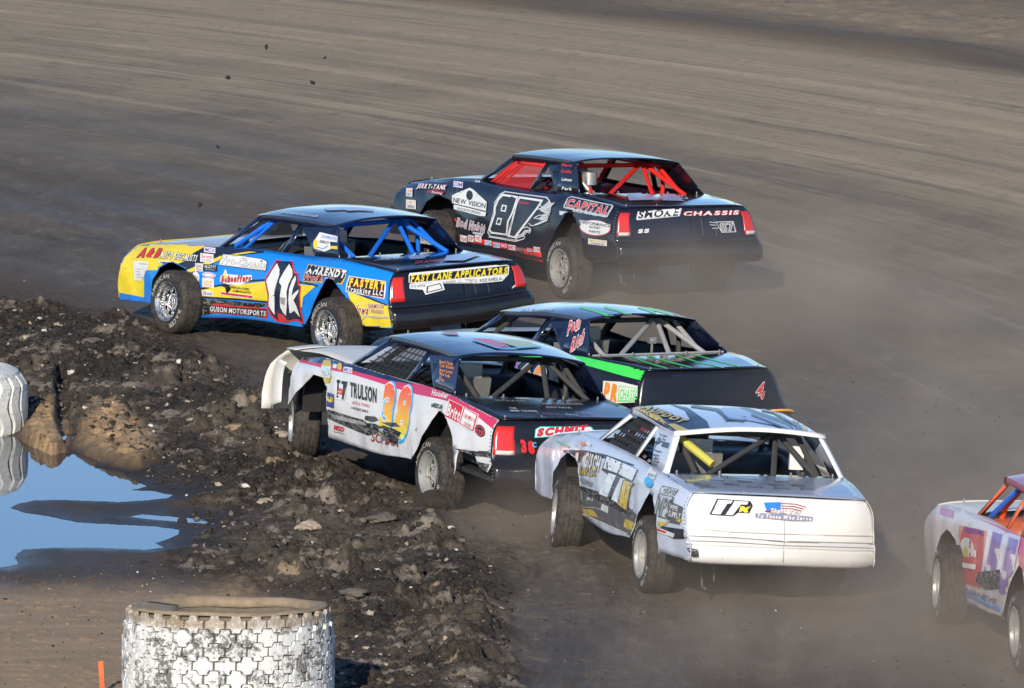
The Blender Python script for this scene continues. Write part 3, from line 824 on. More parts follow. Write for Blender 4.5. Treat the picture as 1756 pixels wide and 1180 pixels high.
    if S.get('lamps', True):
        for sgn in (1, -1):
            m = MB(); q = []
            lw = S.get('lampw', .13)
            def lampf(u, v):
                z = lerp(.905, .665, v); e = lerp(.985, .985 - lw - .05 * v, u) ; yy = e
                return (tprof(z) - .06 * (1 - abs(yy) ** 5) - .012, sgn * sy(-1.03, z) * yy, z)
            m.grid(lampf, 6, 5); c.part('taillight', m, MLAMP, solid=.004)
            if S.get('lampband'):
                m = MB()
                m.grid(lambda u, v: (lampf(lerp(.1, .9, u), 1)[0] - .006 - .002 * v, lampf(lerp(.1, .9, u), 1)[1], lerp(.668, .705, v)), 4, 1)
                c.part('lamp_band', m, MLAMPW, solid=.003)
    rw = lambda x: lerp(.612, .662, (x - .236) / 1.35)
    def rooff(u, v):
        x = lerp(.205, 1.60, u); k = v * 2 - 1; W_ = rw(x)
        t = abs(k)
        if t > .9: y = W_ * (1.0 + .008 * (t - .9) * 10); zz = -.055 * (t - .9) / .1
        else: y = W_ * (t / .9) ; zz = .052 * (1 - (t / .9) ** 2.4)
        zb = lerp(1.318, 1.338, u) + .022 * math.sin(u * math.pi) - .006 * (u > .999)
        return (x - (.03 * (1 - k * k) if u < .01 else 0), math.copysign(y, k) if k else 0.0, zb + zz)
    m = MB(); m.grid(rooff, 16, 40); c.part('roof', m, S['roof'], key='T')
    # pillars -------------------------------------------------------------
    for sgn in (1, -1):
        K = 'S' if sgn == 1 else 'Sr'
        def gp(x, z): return (x, sgn * gy(z), z)
        pl = [(-.125, 1.000), (.40, 1.000), (.43, 1.06), (.52, 1.255), (.56, 1.285), (.90, 1.293), (.90, 1.318), (.235, 1.318), (.10, 1.2)]
        if S.get('nosail'): pl = [(-.125, 1.0), (.03, 1.0), (.36, 1.29), (.9, 1.293), (.9, 1.318), (.235, 1.318)]
        vs, fs = poly_sheet(pl, .12); m = MB(); m.add([gp(*p) for p in vs], fs)
        c.part('sail_panel', m, S['sail'], key=K, solid=.012)
        m = MB(); m.add([gp(1.0, .998), gp(.915, .998), gp(.80, 1.30), gp(.875, 1.30)], [(0, 1, 2, 3)])
        m.add([gp(.80, 1.285), gp(.80, 1.312), gp(1.58, 1.325), gp(1.56, 1.298)], [(0, 1, 2, 3)])
        c.part('window_post', m, S['post'], solid=.014, key='W' if sgn == 1 else 'Wr')
        m = MB(); m.add([gp(2.14, .998), gp(2.05, .998), gp(1.535, 1.30), gp(1.50, 1.328), gp(1.60, 1.338)], [(0, 1, 2, 3, 4)])
        m.add([gp(2.14, .998), gp(1.60, 1.338), (1.585, sgn * (gy(1.33) - .045), 1.345), (2.12, sgn * (gy(1.0) - .045), 1.005)], [(0, 1, 2, 3)])
        c.part('windshield_post', m, S['apillar'], solid=.014, key='A' if sgn == 1 else 'Ar')
    # roll cage ----------------------------------------------------------------
    cg = S['cage']; t = .024
    m = MB()
    m.tube([(.52, .60, .3), (.50, .60, 1.08), (.50, .56, 1.24), (.50, .50, 1.285), (.50, -.50, 1.285), (.50, -.56, 1.24), (.50, -.60, 1.08), (.52, -.60, .3)], t)
    m.tube([(.50, .50, 1.285), (1.50, .52, 1.29), (1.85, .60, 1.08), (2.0, .62, .9), (2.05, .62, .35)], t)
    m.tube([(.50, -.50, 1.285), (1.50, -.52, 1.29), (1.85, -.60, 1.08), (2.0, -.62, .9), (2.05, -.62, .35)], t)
    m.tube([(1.50, -.52, 1.29), (1.50, .52, 1.29)], t)
    m.tube([(2.0, -.62, .9), (2.0, .62, .9)], t)
    m.tube([(1.50, .05, 1.29), (1.72, .05, 1.12), (2.0, .05, .9)], .014)
    c.part('roll_cage', m, S.get('cage_in', cg), solid=0, warp=False)
    for a, b in (((.49, -.29, 1.28), (-.06, .40, .99)), ((.49, -.37, 1.28), (-.08, -.57, .99)), ((.47, -.33, 1.28), (.0, -.20, .99)),
                 ((.49, .54, 1.26), (.08, .46, .98)), ((.49, -.54, 1.26), (.10, -.62, .98))):
        if S.get('nobrace'): break
        m = MB(); m.tube([a, b], t, 8); c.part('cage_brace', m, cg, solid=0, warp=False)
    if S.get('doorbar'):
        m = MB(); m.tube([(1.42, .575, 1.28), (1.93, .70, 1.0)], t * .95, 8); c.part('door_bar', m, S['doorbar'], solid=0, warp=False)
        if key == '57': pass
        m = MB(); m.tube([(1.38, .58, 1.28), (1.78, .70, .97)], t * .7, 8); key == '57' or c.part('door_bar', m, S['doorbar'], solid=0, warp=False)
    # interior ---------------------------------------------------------------
    I = S.get('inner', MDARK)
    m = MB(); m.box((.72, 0, .40), (3.6, 1.50, .04)); c.part('floor_pan', m, MDARK, solid=0, warp=False)
    m = MB(); m.grid(lambda u, v: (lerp(-.12, .50, u), lerp(-.72, .72, v), .955 - .16 * u), 4, 4)
    m.grid(lambda u, v: (.50 , lerp(-.72, .72, v), lerp(.795, .42, u)), 2, 4); c.part('interior_deck', m, I, warp=False)
    m = MB(); m.grid(lambda u, v: (lerp(2.12, 1.72, u), lerp(-.72, .72, v), .985 - .03 * u), 2, 4)
    m.grid(lambda u, v: (1.72, lerp(-.72, .72, v), lerp(.955, .70, u)), 2, 4)
    m.grid(lambda u, v: (2.13, lerp(-.74, .74, v), lerp(.98, .42, u)), 2, 4); c.part('dashboard', m, I, warp=False)
    for sgn in (1, -1):
        m = MB(); m.grid(lambda u, v: (lerp(.5, 2.1, u), sgn * .735, lerp(.97, .42, v)), 4, 3); c.part('door_liner', m, I, warp=False)
    m = MB()
    m.box((.93, .30, .58), (.46, .44, .12)); m.box((.74, .30, .82), (.10, .44, .56), Matrix.Rotation(R(-10), 3, 'Y'))
    m.box((.70, .30, 1.12), (.08, .26, .18)); m.box((.80, .51, .90), (.24, .03, .30)); m.box((.80, .09, .90), (.24, .03, .30)); m.box((.78, .47, 1.13), (.18, .03, .14))
    c.part('seat', m, S.get('seat', MSTEEL), solid=0, warp=False, autosmooth=None)
    m = MB(); ring = [(1.50 - .05 * math.cos(a), .30 + .17 * math.sin(a), .90 + .17 * math.cos(a)) for a in [2 * math.pi * k / 16 for k in range(17)]]
    m.tube(ring, .013, 6); m.tube([(1.50, .30, .90), (1.75, .30, .84)], .018, 6); m.tube([(1.5, .14, .9), (1.5, .46, .9)], .009, 5)
    c.part('steering_wheel', m, MBLACK, solid=0, warp=False)
    # chassis, axles ----------------------------------------------------------
    m = MB()
    for yy in (.42, -.42):
        m.tube([(-1.0, yy, .42), (-.3, yy, .50), (.35, yy, .30), (2.2, yy, .28), (2.7, yy * .9, .38), (3.75, yy * .8, .38)], .045, 6)
    m.tube([(.1, .45, .42), (.1, -.45, .42)], .035, 6); m.box((2.75, 0, .52), (.9, .6, .42)); m.box((-.62, 0, .50), (.5, .6, .26))
    for yy in (.60, -.60):
        m.box((2.76, yy - math.copysign(.02, yy), .62), (1.1, .04, .44)); m.box((-.03, yy * 1.02, .70), (1.15, .04, .5))
    m.box((3.32, 0, .60), (.03, 1.55, .42)); m.box((-.55, 0, .70), (.03, 1.5, .42)); m.box((.50, 0, .62), (.03, 1.6, .34)); m.box((2.30, 0, .62), (.03, 1.6, .5))
    c.part('chassis', m, MDARK, solid=0, warp=False, autosmooth=None)
    # bumper bars, hood pins, fasteners ------------------------------------------
    m = MB()
    for yy in (.66, .30, -.30, -.66):
        m.tube([(-.13, yy, 1.0), (-.13, yy, 1.045)], .009, 6); m.tube([(-.99, yy, .95), (-.99, yy, .985)], .008, 6)
    for yy in (.6, -.6): m.tube([(3.55, yy, .88), (3.55, yy, .93)], .009, 6)
    tag(c.part('panel_pin', m, MSTEEL, solid=0), kind='stuff')
    m = MB()
    for k in range(16):
        x = -1.06 + .006 * k; z = .46 + .03 * k
        m.tube([(tprof(z) + .02, sy(-1.03, z) * 1.003, z), (tprof(z) + .02, sy(-1.03, z) * 1.003 + .006, z)], .006, 5)
    tag(c.part('rivet', m, MSTEEL, solid=0), kind='stuff')
    m = MB(); m.tube([(-.62, .55, .34), (-.70, .55, .13), (-.80, .55, .12)], .012, 6); m.tube([(-.85, .50, .38), (-.88, .50, .20)], .008, 6)
    if key in ('87', '77'): c.part('panhard_bracket', m, PCAGE0, solid=0, warp=False)
    # wheels -----------------------------------------------------------------
    fl, rl = S.get('fl'), S.get('rl')
    def hub(pxy, steer, lift=0.0):
        g = unproj(pxy[0], pxy[1], WR + lift)
        return c.Mi @ g
    lett = S.get('lett', [('AMERICAN', R(8), R(85)), ('RACER', R(195), R(55))])
    yaw_l = S.get('steer', 0.0)
    rlp = hub(rl, 0) if rl else Vector((0, .93, WR)); flp = hub(fl, yaw_l, S.get('liftf', 0)) if fl else Vector((2.75, .93, WR))
    camb = R(S.get('camber', 3))
    car_wheels = []
    for nm, p, st, sd_ in (('rear_wheel', rlp, 0, 1), ('front_wheel', flp, yaw_l, 1)):
        inw = Matrix.Rotation(st, 3, 'Z') @ Vector((0, -.125, 0))
        car_wheels.append((p + inw, st, sd_))
        wheel(c, nm, p + inw, st, sd_, rimmat=S.get('rim'), lett=lett, camber=(camb if 'front' in nm else 0))
    for nm, (p, st, sd_) in zip(('rear_wheel', 'front_wheel'), list(car_wheels)):
        q = Vector((p.x, -min(max(p.y, .74), .84), p.z)); wpos = c.M @ q; wpos.z = WR - .004; q = c.Mi @ wpos
        wheel(c, nm, q, st, -1, rimmat=S.get('rim'), camber=(-camb if 'front' in nm else 0)); car_wheels.append((q, st, -1))
    m = MB(); m.tube([car_wheels[0][0], car_wheels[2][0]], .04, 8); m.lathe_y([], 4) if False else None
    m.box(tuple(car_wheels[0][0].lerp(car_wheels[2][0], .5)), (.26, .28, .26)); c.part('rear_axle', m, MDARK, solid=0, warp=False, autosmooth=None)
    for i in (1, 3):
        m = MB(); p = car_wheels[i][0]; sg = car_wheels[i][2]
        m.tube([p, (p.x - .1, sg * .35, .40)], .02, 6); m.tube([p + Vector((0, 0, .08)), (p.x + .05, sg * .38, .52)], .016, 6); m.tube([p, (p.x + .02, sg * .48, .72)], .03, 6)
        c.part('front_suspension', m, S.get('susp', MDARK), solid=0, warp=False)
    return c

def window_net(c, mat, name='window_net', nx=9, nz=5, x0=1.04, x1=1.88, thin=.013):
    """webbing across the driver's window"""
    m = MB()
    def xr(z): return min(x1, lerp(2.02, 1.50, (z - 1.0) / .30) - .04)
    def xl(z): return lerp(x0, x0 - .13, (z - 1.0) / .30)
    def strap(a, b, w, off):
        a, b = Vector(a), Vector(b); d = (b - a).normalized(); nrm = Vector((0, 1, .45)).normalized(); s_ = d.cross(nrm) * w
        o = nrm * off
        m.add([a - s_ + o, a + s_ + o, b + s_ + o, b - s_ + o], [(0, 1, 2, 3)])
    for j in range(nz):
        z = lerp(1.015, 1.285, j / (nz - 1)); strap((xl(z), gy(z) - .02, z), (xr(z), gy(z) - .02, z), thin, .002)
    for i in range(nx):
        u = i / (nx - 1); strap((lerp(xl(1.0), xr(1.0), u), gy(1.0) - .02, 1.0), (lerp(xl(1.29), xr(1.29), u), gy(1.29) - .02, 1.29), thin, 0)
    return c.part(name, m, mat, solid=.003, autosmooth=None)
# ---------------------------------------------------------------- the six cars
fA = (190, 340, 4.538); fB = (520, 340, 4.39); fC = (660, 240, 4.2147); fD = (960, 240, 4.215); fE = (440, 560, 3.689); fF = (700, 560, 3.687)
fG = (800, 510, 3.1357); fH = (920, 680, 3.371); fI = (1120, 680, 3.6875); fJ = (1560, 780, 2.95); fK = (660, 240, 6.555); fL = (840, 240, 6.555)
fM = (200, 400, 6.556); fN = (330, 420, 7.376); fO = (560, 620, 6.555); fP = (940, 730, 5.9); fQ = (1020, 690, 6.94); fR = (1590, 850, 4.723)
fS = (1150, 780, 4.878); fT = (440, 570, 9.08)
W_ = (.74, .74, .73, 1); BK = (.010, .010, .012, 1); RED = (.60, .025, .03, 1); YEL = (.80, .62, .03, 1); BLU = (.012, .20, .72, 1); NAVY = (.012, .016, .040, 1)
ORG = (.80, .26, .03, 1); GRN = (.06, .72, .10, 1); GREY = (.30, .30, .30, 1); PUR = (.15, .06, .42, 1); CYAN = (.03, .42, .80, 1); DRED = (.30, .012, .02, 1)
SILV = (.50, .52, .56, 1); LBL = (.34, .45, .72, 1); PINK = (.62, .04, .12, 1); GOLD = (.62, .45, .06, 1)

P87 = paint('black_gloss_paint', (.007, .009, .020, 1), .22, 0, .5, .12)
PBLK = paint('black_scuffed_paint', (.009, .009, .012, 1), .28, 0, .35, .22, scuff=.35)
P11 = paint('sky_blue_vinyl', (.006, .235, .78, 1), .28, 0, .4, .32, scuff=.25)
P11R = paint('dark_navy_roof_paint', (.007, .012, .040, 1), .18, 0, .7, .12)
P38 = paint('white_dented_panel_paint', (.68, .68, .69, 1), .34, 0, .3, .62, scuff=.45)
P38N = paint('dirty_white_nose_plastic', (.66, .64, .60, 1), .45, 0, .1, .55)
P77 = paint('pale_blue_white_panel_paint', (.58, .64, .76, 1), .30, 0, .4, .55, scuff=.35)
P77W = paint('white_bumper_plastic', (.80, .79, .76, 1), .36, 0, .3, .42, scuff=.25)
P57 = paint('white_wrap', (.62, .56, .56, 1), .35, 0, .3, .5)
PRED = paint('signal_red_paint', (.68, .022, .018, 1), .35, 0, .3, .2)
PBLU = paint('bright_blue_tube_paint', (.012, .16, .74, 1), .3, 0, .4, .12)
PORG = paint('orange_tube_paint', (.78, .12, .03, 1), .35, 0, .3, .25)
PMAG = paint('crimson_wrap', (.55, .03, .09, 1), .35, 0, .3, .45)
PCAGE = plain('dark_grey_cage_paint', (.06, .058, .055), .5)
PGREYC = plain('light_grey_cage_paint', (.42, .42, .42), .4, .3)
PTRUNK77 = paint('silver_blue_lid_paint', (.36, .42, .54, 1), .16, .2, .6, .35)

SCR = bpy.data.materials.new('scraped_torn_metal'); N = NT(SCR); oc = N.obj()
_m = N.n('Mapping', {'Vector': oc, 'Scale': (5, 5, 22)}).outputs[0]
_a = N.noise(_m, 1.6, 6, .78, .9); _b = N.noise(oc, 34, 4, .7)
N.set(N.p.inputs['Base Color'], N.mix(N.ramp(N.math('ADD', _a, N.math('MULTIPLY', N.math('SUBTRACT', _b, .5), .5)), .44, .62), (.016, .015, .014, 1), (.34, .32, .30, 1)))
N.p.inputs['Metallic'].default_value = .3; N.p.inputs['Roughness'].default_value = .5
N.set(N.p.inputs['Normal'], N.bump(_a, .9, .03))
# ---- black car, number 87
c = make_car('87', 'black stock car number 87 with red cage bars, farthest up the track', dict(
    side=P87, hood=P87, deck=paint('black_gloss_lid_paint', (.012, .014, .022, 1), .10, 0, .9, .22), tail=P87, bumper=PBLK, roof=P87, sail=P87, post=P87, apillar=P87,
    cage=PRED, rocker=PRED, rim=MALU, seat=plain('black_seat', (.03, .03, .03)), inner=paint('red_interior_sheet', (.38, .02, .015, 1), .5, 0, 0, .4), lampband=True,
    fl=(729, 413), rl=(959.4, 460), steer=R(-4), susp=PRED, lampw=.13, doorbar=PRED))
C87 = c
m = MB(); m.grid(lambda u, v: (lerp(1.02, lerp(1.93, 1.52, v), u) - .12 * v * (1 - u), gy(lerp(1.0, 1.30, v)) - .03, lerp(1.0, 1.30, v)), 8, 5)
netm = bpy.data.materials.new('red_mesh_fabric'); N = NT(netm)
N.p.inputs['Base Color'].default_value = (.60, .03, .03, 1); N.p.inputs['Roughness'].default_value = .8; N.p.inputs['Alpha'].default_value = .52
c.part('window_net', m, netm, solid=0, label='red see-through mesh net in the driver window')
m = MB(); m.grid(lambda u, v: (lerp(.92, 1.55, u) + .0, gy(lerp(1.235, 1.30, v)) - .022, lerp(1.235, 1.30, v)), 6, 2)
m.grid(lambda u, v: (lerp(lerp(1.95, 1.87, u), lerp(1.56, 1.50, u), v), gy(lerp(1.0, 1.30, v)) - .022, lerp(1.0, 1.30, v)), 2, 4)
c.part('net_frame', m, PRED, solid=.008)
m = MB(); m.tube([(.30, .42, 1.0), (.30, .42, 1.10)], .03, 12); m.tube([(.30, .42, 1.10), (.30, .42, 1.235)], .085, 16)
m.tube([(.16, .44, 1.02), (.20, .50, 1.06), (.22, .53, 1.13), (.27, .50, 1.20)], .025, 8)
c.part('air_cleaner', m, MSTEEL, solid=0, warp=False, label='round silver canister with a hose behind the driver')
D = c.decal
D('L', 'race_number', fL, [
    ('P', SILV, [(175, 580), (345, 605), (655, 645), (690, 700), (640, 715), (625, 740), (700, 720), (735, 712), (700, 750), (640, 775), (585, 765), (600, 790), (690, 815), (640, 850), (520, 885), (660, 885), (640, 920), (540, 960), (475, 975), (470, 1040), (440, 1030), (385, 1085), (310, 1110), (330, 1135), (10, 1090), (-20, 1040), (45, 820), (60, 700), (120, 610)]),
    ('P', (.018, .022, .034, 1), [(180, 595), (345, 618), (648, 660), (668, 690), (610, 705), (600, 750), (560, 780), (590, 805), (655, 820), (600, 842), (495, 880), (560, 905), (615, 905), (520, 945), (455, 960), (450, 1010), (400, 1015), (350, 1070), (290, 1095), (300, 1122), (20, 1078), (-5, 1035), (58, 822), (75, 705), (130, 625)]),
    ('P', W_, [(150, 612), (330, 640), (268, 830), (222, 920), (205, 1075), (20, 1050), (-2, 1010), (60, 830), (60, 760), (100, 660)]),
    ('P', (.020, .024, .036, 1), [(158, 632), (308, 655), (252, 825), (205, 915), (190, 1055), (30, 1032), (15, 1005), (74, 832), (76, 765), (112, 680)]),
    ('P', W_, [(340, 640), (612, 680), (560, 760), (300, 1105), (205, 1085), (375, 800), (290, 775), (300, 730)]),
    ('P', (.020, .024, .036, 1), [(350, 660), (580, 697), (530, 770), (285, 1085), (235, 1070), (400, 780), (308, 765), (316, 735)]),
    ('P', W_, [(150, 728), (205, 738), (190, 812), (132, 800)]), ('P', (.02, .024, .036, 1), [(162, 745), (190, 750), (180, 795), (146, 788)]),
    ('P', W_, [(100, 875), (152, 882), (132, 960), (80, 948)]), ('P', (.02, .024, .036, 1), [(108, 892), (138, 896), (124, 943), (92, 936)]),
    ('P', DRED, [(335, 690), (470, 710), (455, 730), (325, 715)]),
    ('L', W_, 9, [(640, 650), (685, 690), (690, 715), (742, 710), (700, 748), (640, 775), (600, 760), (580, 725)]), ('L', W_, 9, [(515, 795), (585, 772), (600, 800), (640, 822), (697, 812), (650, 850), (570, 850), (508, 880), (560, 890), (600, 868)]),
    ('L', W_, 9, [(600, 885), (665, 875), (660, 908), (560, 950), (485, 968), (455, 938)]), ('L', W_, 9, [(398, 990), (440, 980), (472, 1000), (465, 1050), (425, 1025), (385, 1062)]), ('L', W_, 9, [(322, 1080), (375, 1062), (412, 1092), (400, 1112), (305, 1140), (5, 1088)])], 'silver outlined number 87 with flames on the door')
D('L', 'lettering', fK, [('P', W_, [(765, 620), (890, 640), (895, 600), (915, 560), (965, 540), (1010, 565), (1030, 615), (1020, 665), (1155, 700), (1145, 800), (765, 710)]),
    ('E', BK, (962, 625), 38, 55), ('T', 'NEW VISION', [(BK, .02)], (778, 700), (1138, 770), (785, 648)),
    ('P', W_, [(765, 735), (800, 730), (1150, 815), (1140, 860), (1080, 855), (770, 775)]), ('T', 'WOODWORKING', [(BK, .01)], (820, 785), (1085, 840), (826, 755))],
  'white sign with a saw blade emblem')
D('L', 'lettering', fK, [('T', 'JERRY-TANK', [(DRED, .09), (W_, .045)], (365, 545), (690, 560), (385, 500)), ('P', DRED, [(480, 580), (560, 560), (680, 590), (660, 620), (480, 590)]), ('T', 'Racing', [(W_, .01)], (540, 600), (650, 612), (545, 578))])
c.sticker('L', fK, 780, 470, 105, 62, W_, 'DM', PUR, .12)
c.sticker('L', fK, 250, 545, 70, 90, W_, 'GM', ORG, .1, 'PARTS', BK)
c.sticker('L', fK, 247, 670, 110, 100, W_, 'DIRT', GOLD, .1, 'SERIES', BK)
D('L', 'lettering', fK, [('T', 'Bad Habit', [(W_, .10), (DRED, .05), (SILV, .01)], (815, 965), (1125, 1040), (830, 880)), ('P', SILV, [(1000, 1030), (1120, 1050), (1110, 1078), (1000, 1052)])])
_x = 858
for w_, bgc, t_, fg_ in ((75, W_, 'fuel', RED), (62, W_, 'SP', DRED), (75, W_, 'WEL', RED)):
    c.sticker('L', fK, _x, 1065, w_, 72, bgc, t_, fg_, .2); _x += w_ + 14
for x_, y_, bgc, t_, fg_ in ((728, 722, W_, 'Q', BLU), (790, 740, SILV, 'AFCO', BLU), (845, 742, PINK, 'RACE', W_), (902, 756, W_, 'MSD', RED), (960, 770, NAVY, 'MOOG', GREY), (1028, 775, DRED, 'GO', W_), (1080, 770, W_, 'RCM', RED)):
    c.sticker('L', fC, x_, y_, 48, 36, bgc, t_, fg_, .14)
D('L', 'lettering', fL, [('P', SILV, [(880, 660), (920, 640), (1390, 740), (1395, 760), (1330, 870), (1300, 872), (840, 765), (838, 740)]), ('P', NAVY, [(890, 665), (920, 652), (1378, 748), (1325, 855), (850, 752)]),
    ('T', 'CAPITAL', [(W_, .075), (RED, .035)], (862, 745), (1320, 840), (905, 670)), ('T', 'RACE DECALS', [(W_, .02)], (945, 808), (1215, 858), (955, 785))], 'red lettering edged in white on the rear quarter')
D('L', 'lettering', fD, [('E', DRED, (262, 638), 116, 60, .06), ('E', W_, (262, 636), 108, 53, .06), ('P', W_, [(150, 580), (375, 612), (370, 640), (155, 608)]), ('T', 'PERFORMANCE', [(BK, .02)], (155, 604), (372, 634), (158, 584)), ('T', 'BODIES', [(BK, .01)], (222, 636), (300, 646), (224, 622)), ('T', 'PARTS', [(BK, .02)], (220, 668), (300, 678), (222, 652))], 'white oval sticker with a red rim')
c.sticker('L', fD, 212, 712, 136, 40, W_, 'MONTE', GOLD, .12, 'CARLO', BK)
c.sticker('L', fL, 790, 798, 98, 45, SILV, 'ALD', W_, .12)
c.sticker('L', fC, 650, 290, 45, 24, None, '3358', W_, .1)
for y_, t_, col in ((300, 'Mart', RED), (370, 'Emilie', RED), (462, 'Lehman', W_), (562, 'Park', W_)):
    D('S', 'lettering', fL, [('T', t_, [(col, .03)], (815, y_), (930, y_ + 10), (822, y_ - 32))])
D('R', 'lettering', fD, [('P', SILV, [(548, 575), (560, 520), (880, 498), (862, 552), (560, 582)]), ('P', W_, [(552, 570), (566, 524), (872, 502), (856, 548)]), ('T', 'SMOKE', [(BK, .035)], (560, 566), (850, 546), (572, 518)),
    ('T', 'CHASSIS', [(RED, .085), (W_, .03)], (888, 548), (1285, 540), (895, 520))], 'white and red lettering across the tail')
D('R', 'lettering', fD, [('T', 'SS', [(W_, .06)], (560, 674), (640, 670), (566, 648))])
D('R', 'race_number', fD, [('P', SILV, [(1120, 592), (1250, 588), (1272, 668), (1165, 672)]), ('P', NAVY, [(1128, 598), (1244, 594), (1262, 662), (1168, 666)]), ('T', '87', [(W_, .04), (NAVY, -.01)], (1165, 660), (1255, 657), (1150, 604)),
    ('L', SILV, 5, [(1075, 595), (1120, 600)]), ('L', SILV, 5, [(1080, 615), (1125, 618)]), ('L', SILV, 5, [(1095, 640), (1140, 640)])])
D('D', 'lettering', fD, [('P', LBL, [(480, 395), (640, 390), (700, 440), (500, 445)]), ('P', LBL, [(740, 390), (820, 390), (900, 450), (740, 445)]), ('T', 'TINY RACING', [(SILV, .02)], (500, 440), (930, 436), (480, 412))])

# ---- blue and yellow car, number 11k
P11T = paint('black_tail_paint', (.007, .008, .013, 1), .22, 0, .5, .16, scuff=.3)
c = make_car('11', 'blue and yellow stock car number 11k with blue cage bars', dict(
    side=P11, side_r=P11R, hood=paint('silver_hood_wrap', (.33, .33, .36, 1), .3, 0, .4, .35), deck=paint('black_lid_paint', (.012, .013, .02, 1), .12, 0, .9, .22), tail=P11T, bumper=PBLK, roof=P11R, sail=P11R, post=P11R, apillar=P11R,
    nose=paint('yellow_nose', YEL, .3, 0, .3, .3), cage=PBLU, dent=.006, rim=MCHR, fl=(285.4, 520), rl=(560, 567), steer=R(1), camber=7, doorbar=PBLU, lampw=.14,
    leftpoly=None) if False else dict(
    side=P11, side_r=P11R, hood=paint('silver_hood_wrap', (.33, .33, .36, 1), .3, 0, .4, .35), deck=paint('black_lid_paint', (.012, .013, .02, 1), .12, 0, .9, .22), tail=P11T, bumper=PBLK, roof=P11R, sail=P11R, post=P11R, apillar=P11R,
    nose=paint('yellow_nose', YEL, .3, 0, .3, .3), cage=PBLU, dent=.006, rim=MCHR, fl=(285.4, 520), rl=(560, 567), steer=R(1), camber=7, doorbar=PBLU, lampw=.14))
C11 = c; D = c.decal
m = MB(); m.box((2.72, -.25, 1.0), (.62, .40, .12)); m.tube([(2.45, -.25, 1.06), (2.95, -.25, 1.05)], .10, 10)
c.part('hood_scoop', m, MBLACK, solid=0)
st = dict(base=.0028)
D('L', 'paint_stripe', fA, [
    ('P', YEL, [(40, 745), (90, 470), (195, 340), (900, 340), (740, 382), (640, 430), (560, 520), (500, 560), (262, 560), (262, 780), (40, 745)]),
    ('P', NAVY, [(738, 378), (870, 360), (1200, 380), (1190, 428), (1000, 445), (860, 480), (700, 560), (600, 640), (500, 600), (480, 530), (600, 480), (660, 420)]),
    ('P', YEL, [(1075, 418), (1140, 422), (1000, 440), (860, 478), (572, 602), (556, 576), (860, 450)]),
    ('P', BLU, [(40, 728), (270, 772), (262, 840), (40, 800)]),
    ('P', YEL, [(600, 735), (830, 690), (1210, 648), (1600, 682), (1500, 770), (1490, 855), (1240, 806), (600, 762)]),
    ('L', NAVY, 13, [(600, 726), (830, 684), (1000, 648), (1210, 636), (1500, 655), (1640, 690)]), ('L', NAVY, 13, [(600, 762), (1000, 786), (1240, 808), (1490, 858)]),
    ('P', SCR, [(620, 775), (860, 790), (1100, 812), (1225, 820), (1220, 838), (960, 822), (780, 830), (700, 910), (640, 880)])], 'yellow, navy and scraped bands on blue', base=.0022)
D('L', 'paint_stripe', fB, [('P', YEL, [(330, 690), (345, 706), (650, 812), (700, 990), (400, 990), (380, 830)]), ('L', NAVY, 12, [(330, 700), (420, 720), (655, 815)]),
    ('P', SCR, [(640, 815), (720, 800), (760, 990), (670, 985)]), ('L', GREY, 7, [(440, 925), (480, 890), (560, 905), (640, 900)])], base=.0022)
D('L', 'race_number', fN, [
    ('P', RED, [(1065, 192), (1125, 195), (1150, 320), (1200, 240), (1250, 200), (1280, 215), (1305, 345), (1345, 355), (1360, 500), (1385, 520), (1375, 640), (1380, 800), (1425, 985), (1395, 1000), (1330, 955), (1290, 900), (1270, 965), (1210, 985), (1150, 900), (1110, 880), (1108, 975), (1070, 965), (1000, 905), (960, 800), (958, 640), (925, 480), (935, 400), (1000, 310)]),
    ('P', NAVY, [(1075, 208), (1112, 212), (1135, 350), (1165, 335), (1215, 250), (1255, 216), (1270, 235), (1290, 362), (1330, 372), (1342, 510), (1370, 535), (1355, 640), (1362, 800), (1405, 975), (1340, 935), (1290, 870), (1260, 945), (1215, 960), (1160, 885), (1090, 860), (1095, 955), (1020, 890), (975, 790), (972, 640), (940, 480), (950, 405), (1015, 315)]),
    ('P', W_, [(1080, 232), (1112, 310), (1110, 380), (1070, 500), (1046, 600), (1048, 700), (1048, 885), (1010, 830), (975, 775), (978, 620), (985, 520), (945, 480), (950, 440), (1020, 320)]),
    ('P', W_, [(1235, 245), (1275, 320), (1278, 390), (1225, 500), (1200, 600), (1208, 700), (1195, 895), (1155, 850), (1120, 780), (1118, 640), (1138, 520), (1110, 480), (1114, 440), (1176, 330)]),
    ('P', W_, [(1315, 390), (1322, 440), (1280, 560), (1268, 640), (1355, 562), (1350, 600), (1290, 700), (1330, 780), (1372, 915), (1300, 830), (1255, 740), (1262, 860), (1240, 860), (1225, 700), (1235, 560), (1270, 460)]),
    ('P', GREY, [(1120, 660), (1190, 670), (1180, 760), (1130, 740)])], 'white number 11k outlined in red', base=.004)
D('L', 'lettering', fM, [('T', 'A&B', [(BK, .13), (RED, .08)], (240, 262), (480, 268), (290, 180)), ('T', 'AUTO', [(BK, .08), (W_, .035)], (490, 278), (625, 288), (520, 215)), ('T', 'SPECIALISTS', [(BK, .08), (W_, .035)], (655, 292), (905, 318), (680, 228))], 'red and white lettering on the yellow fender', base=.004)
D('L', 'lettering', fM, [('P', W_, [(480, 320), (520, 308), (600, 312), (655, 350), (650, 362), (590, 350), (485, 338)]), ('T', 'AMERICAN', [(BK, .01)], (495, 334), (640, 352), (500, 316))])
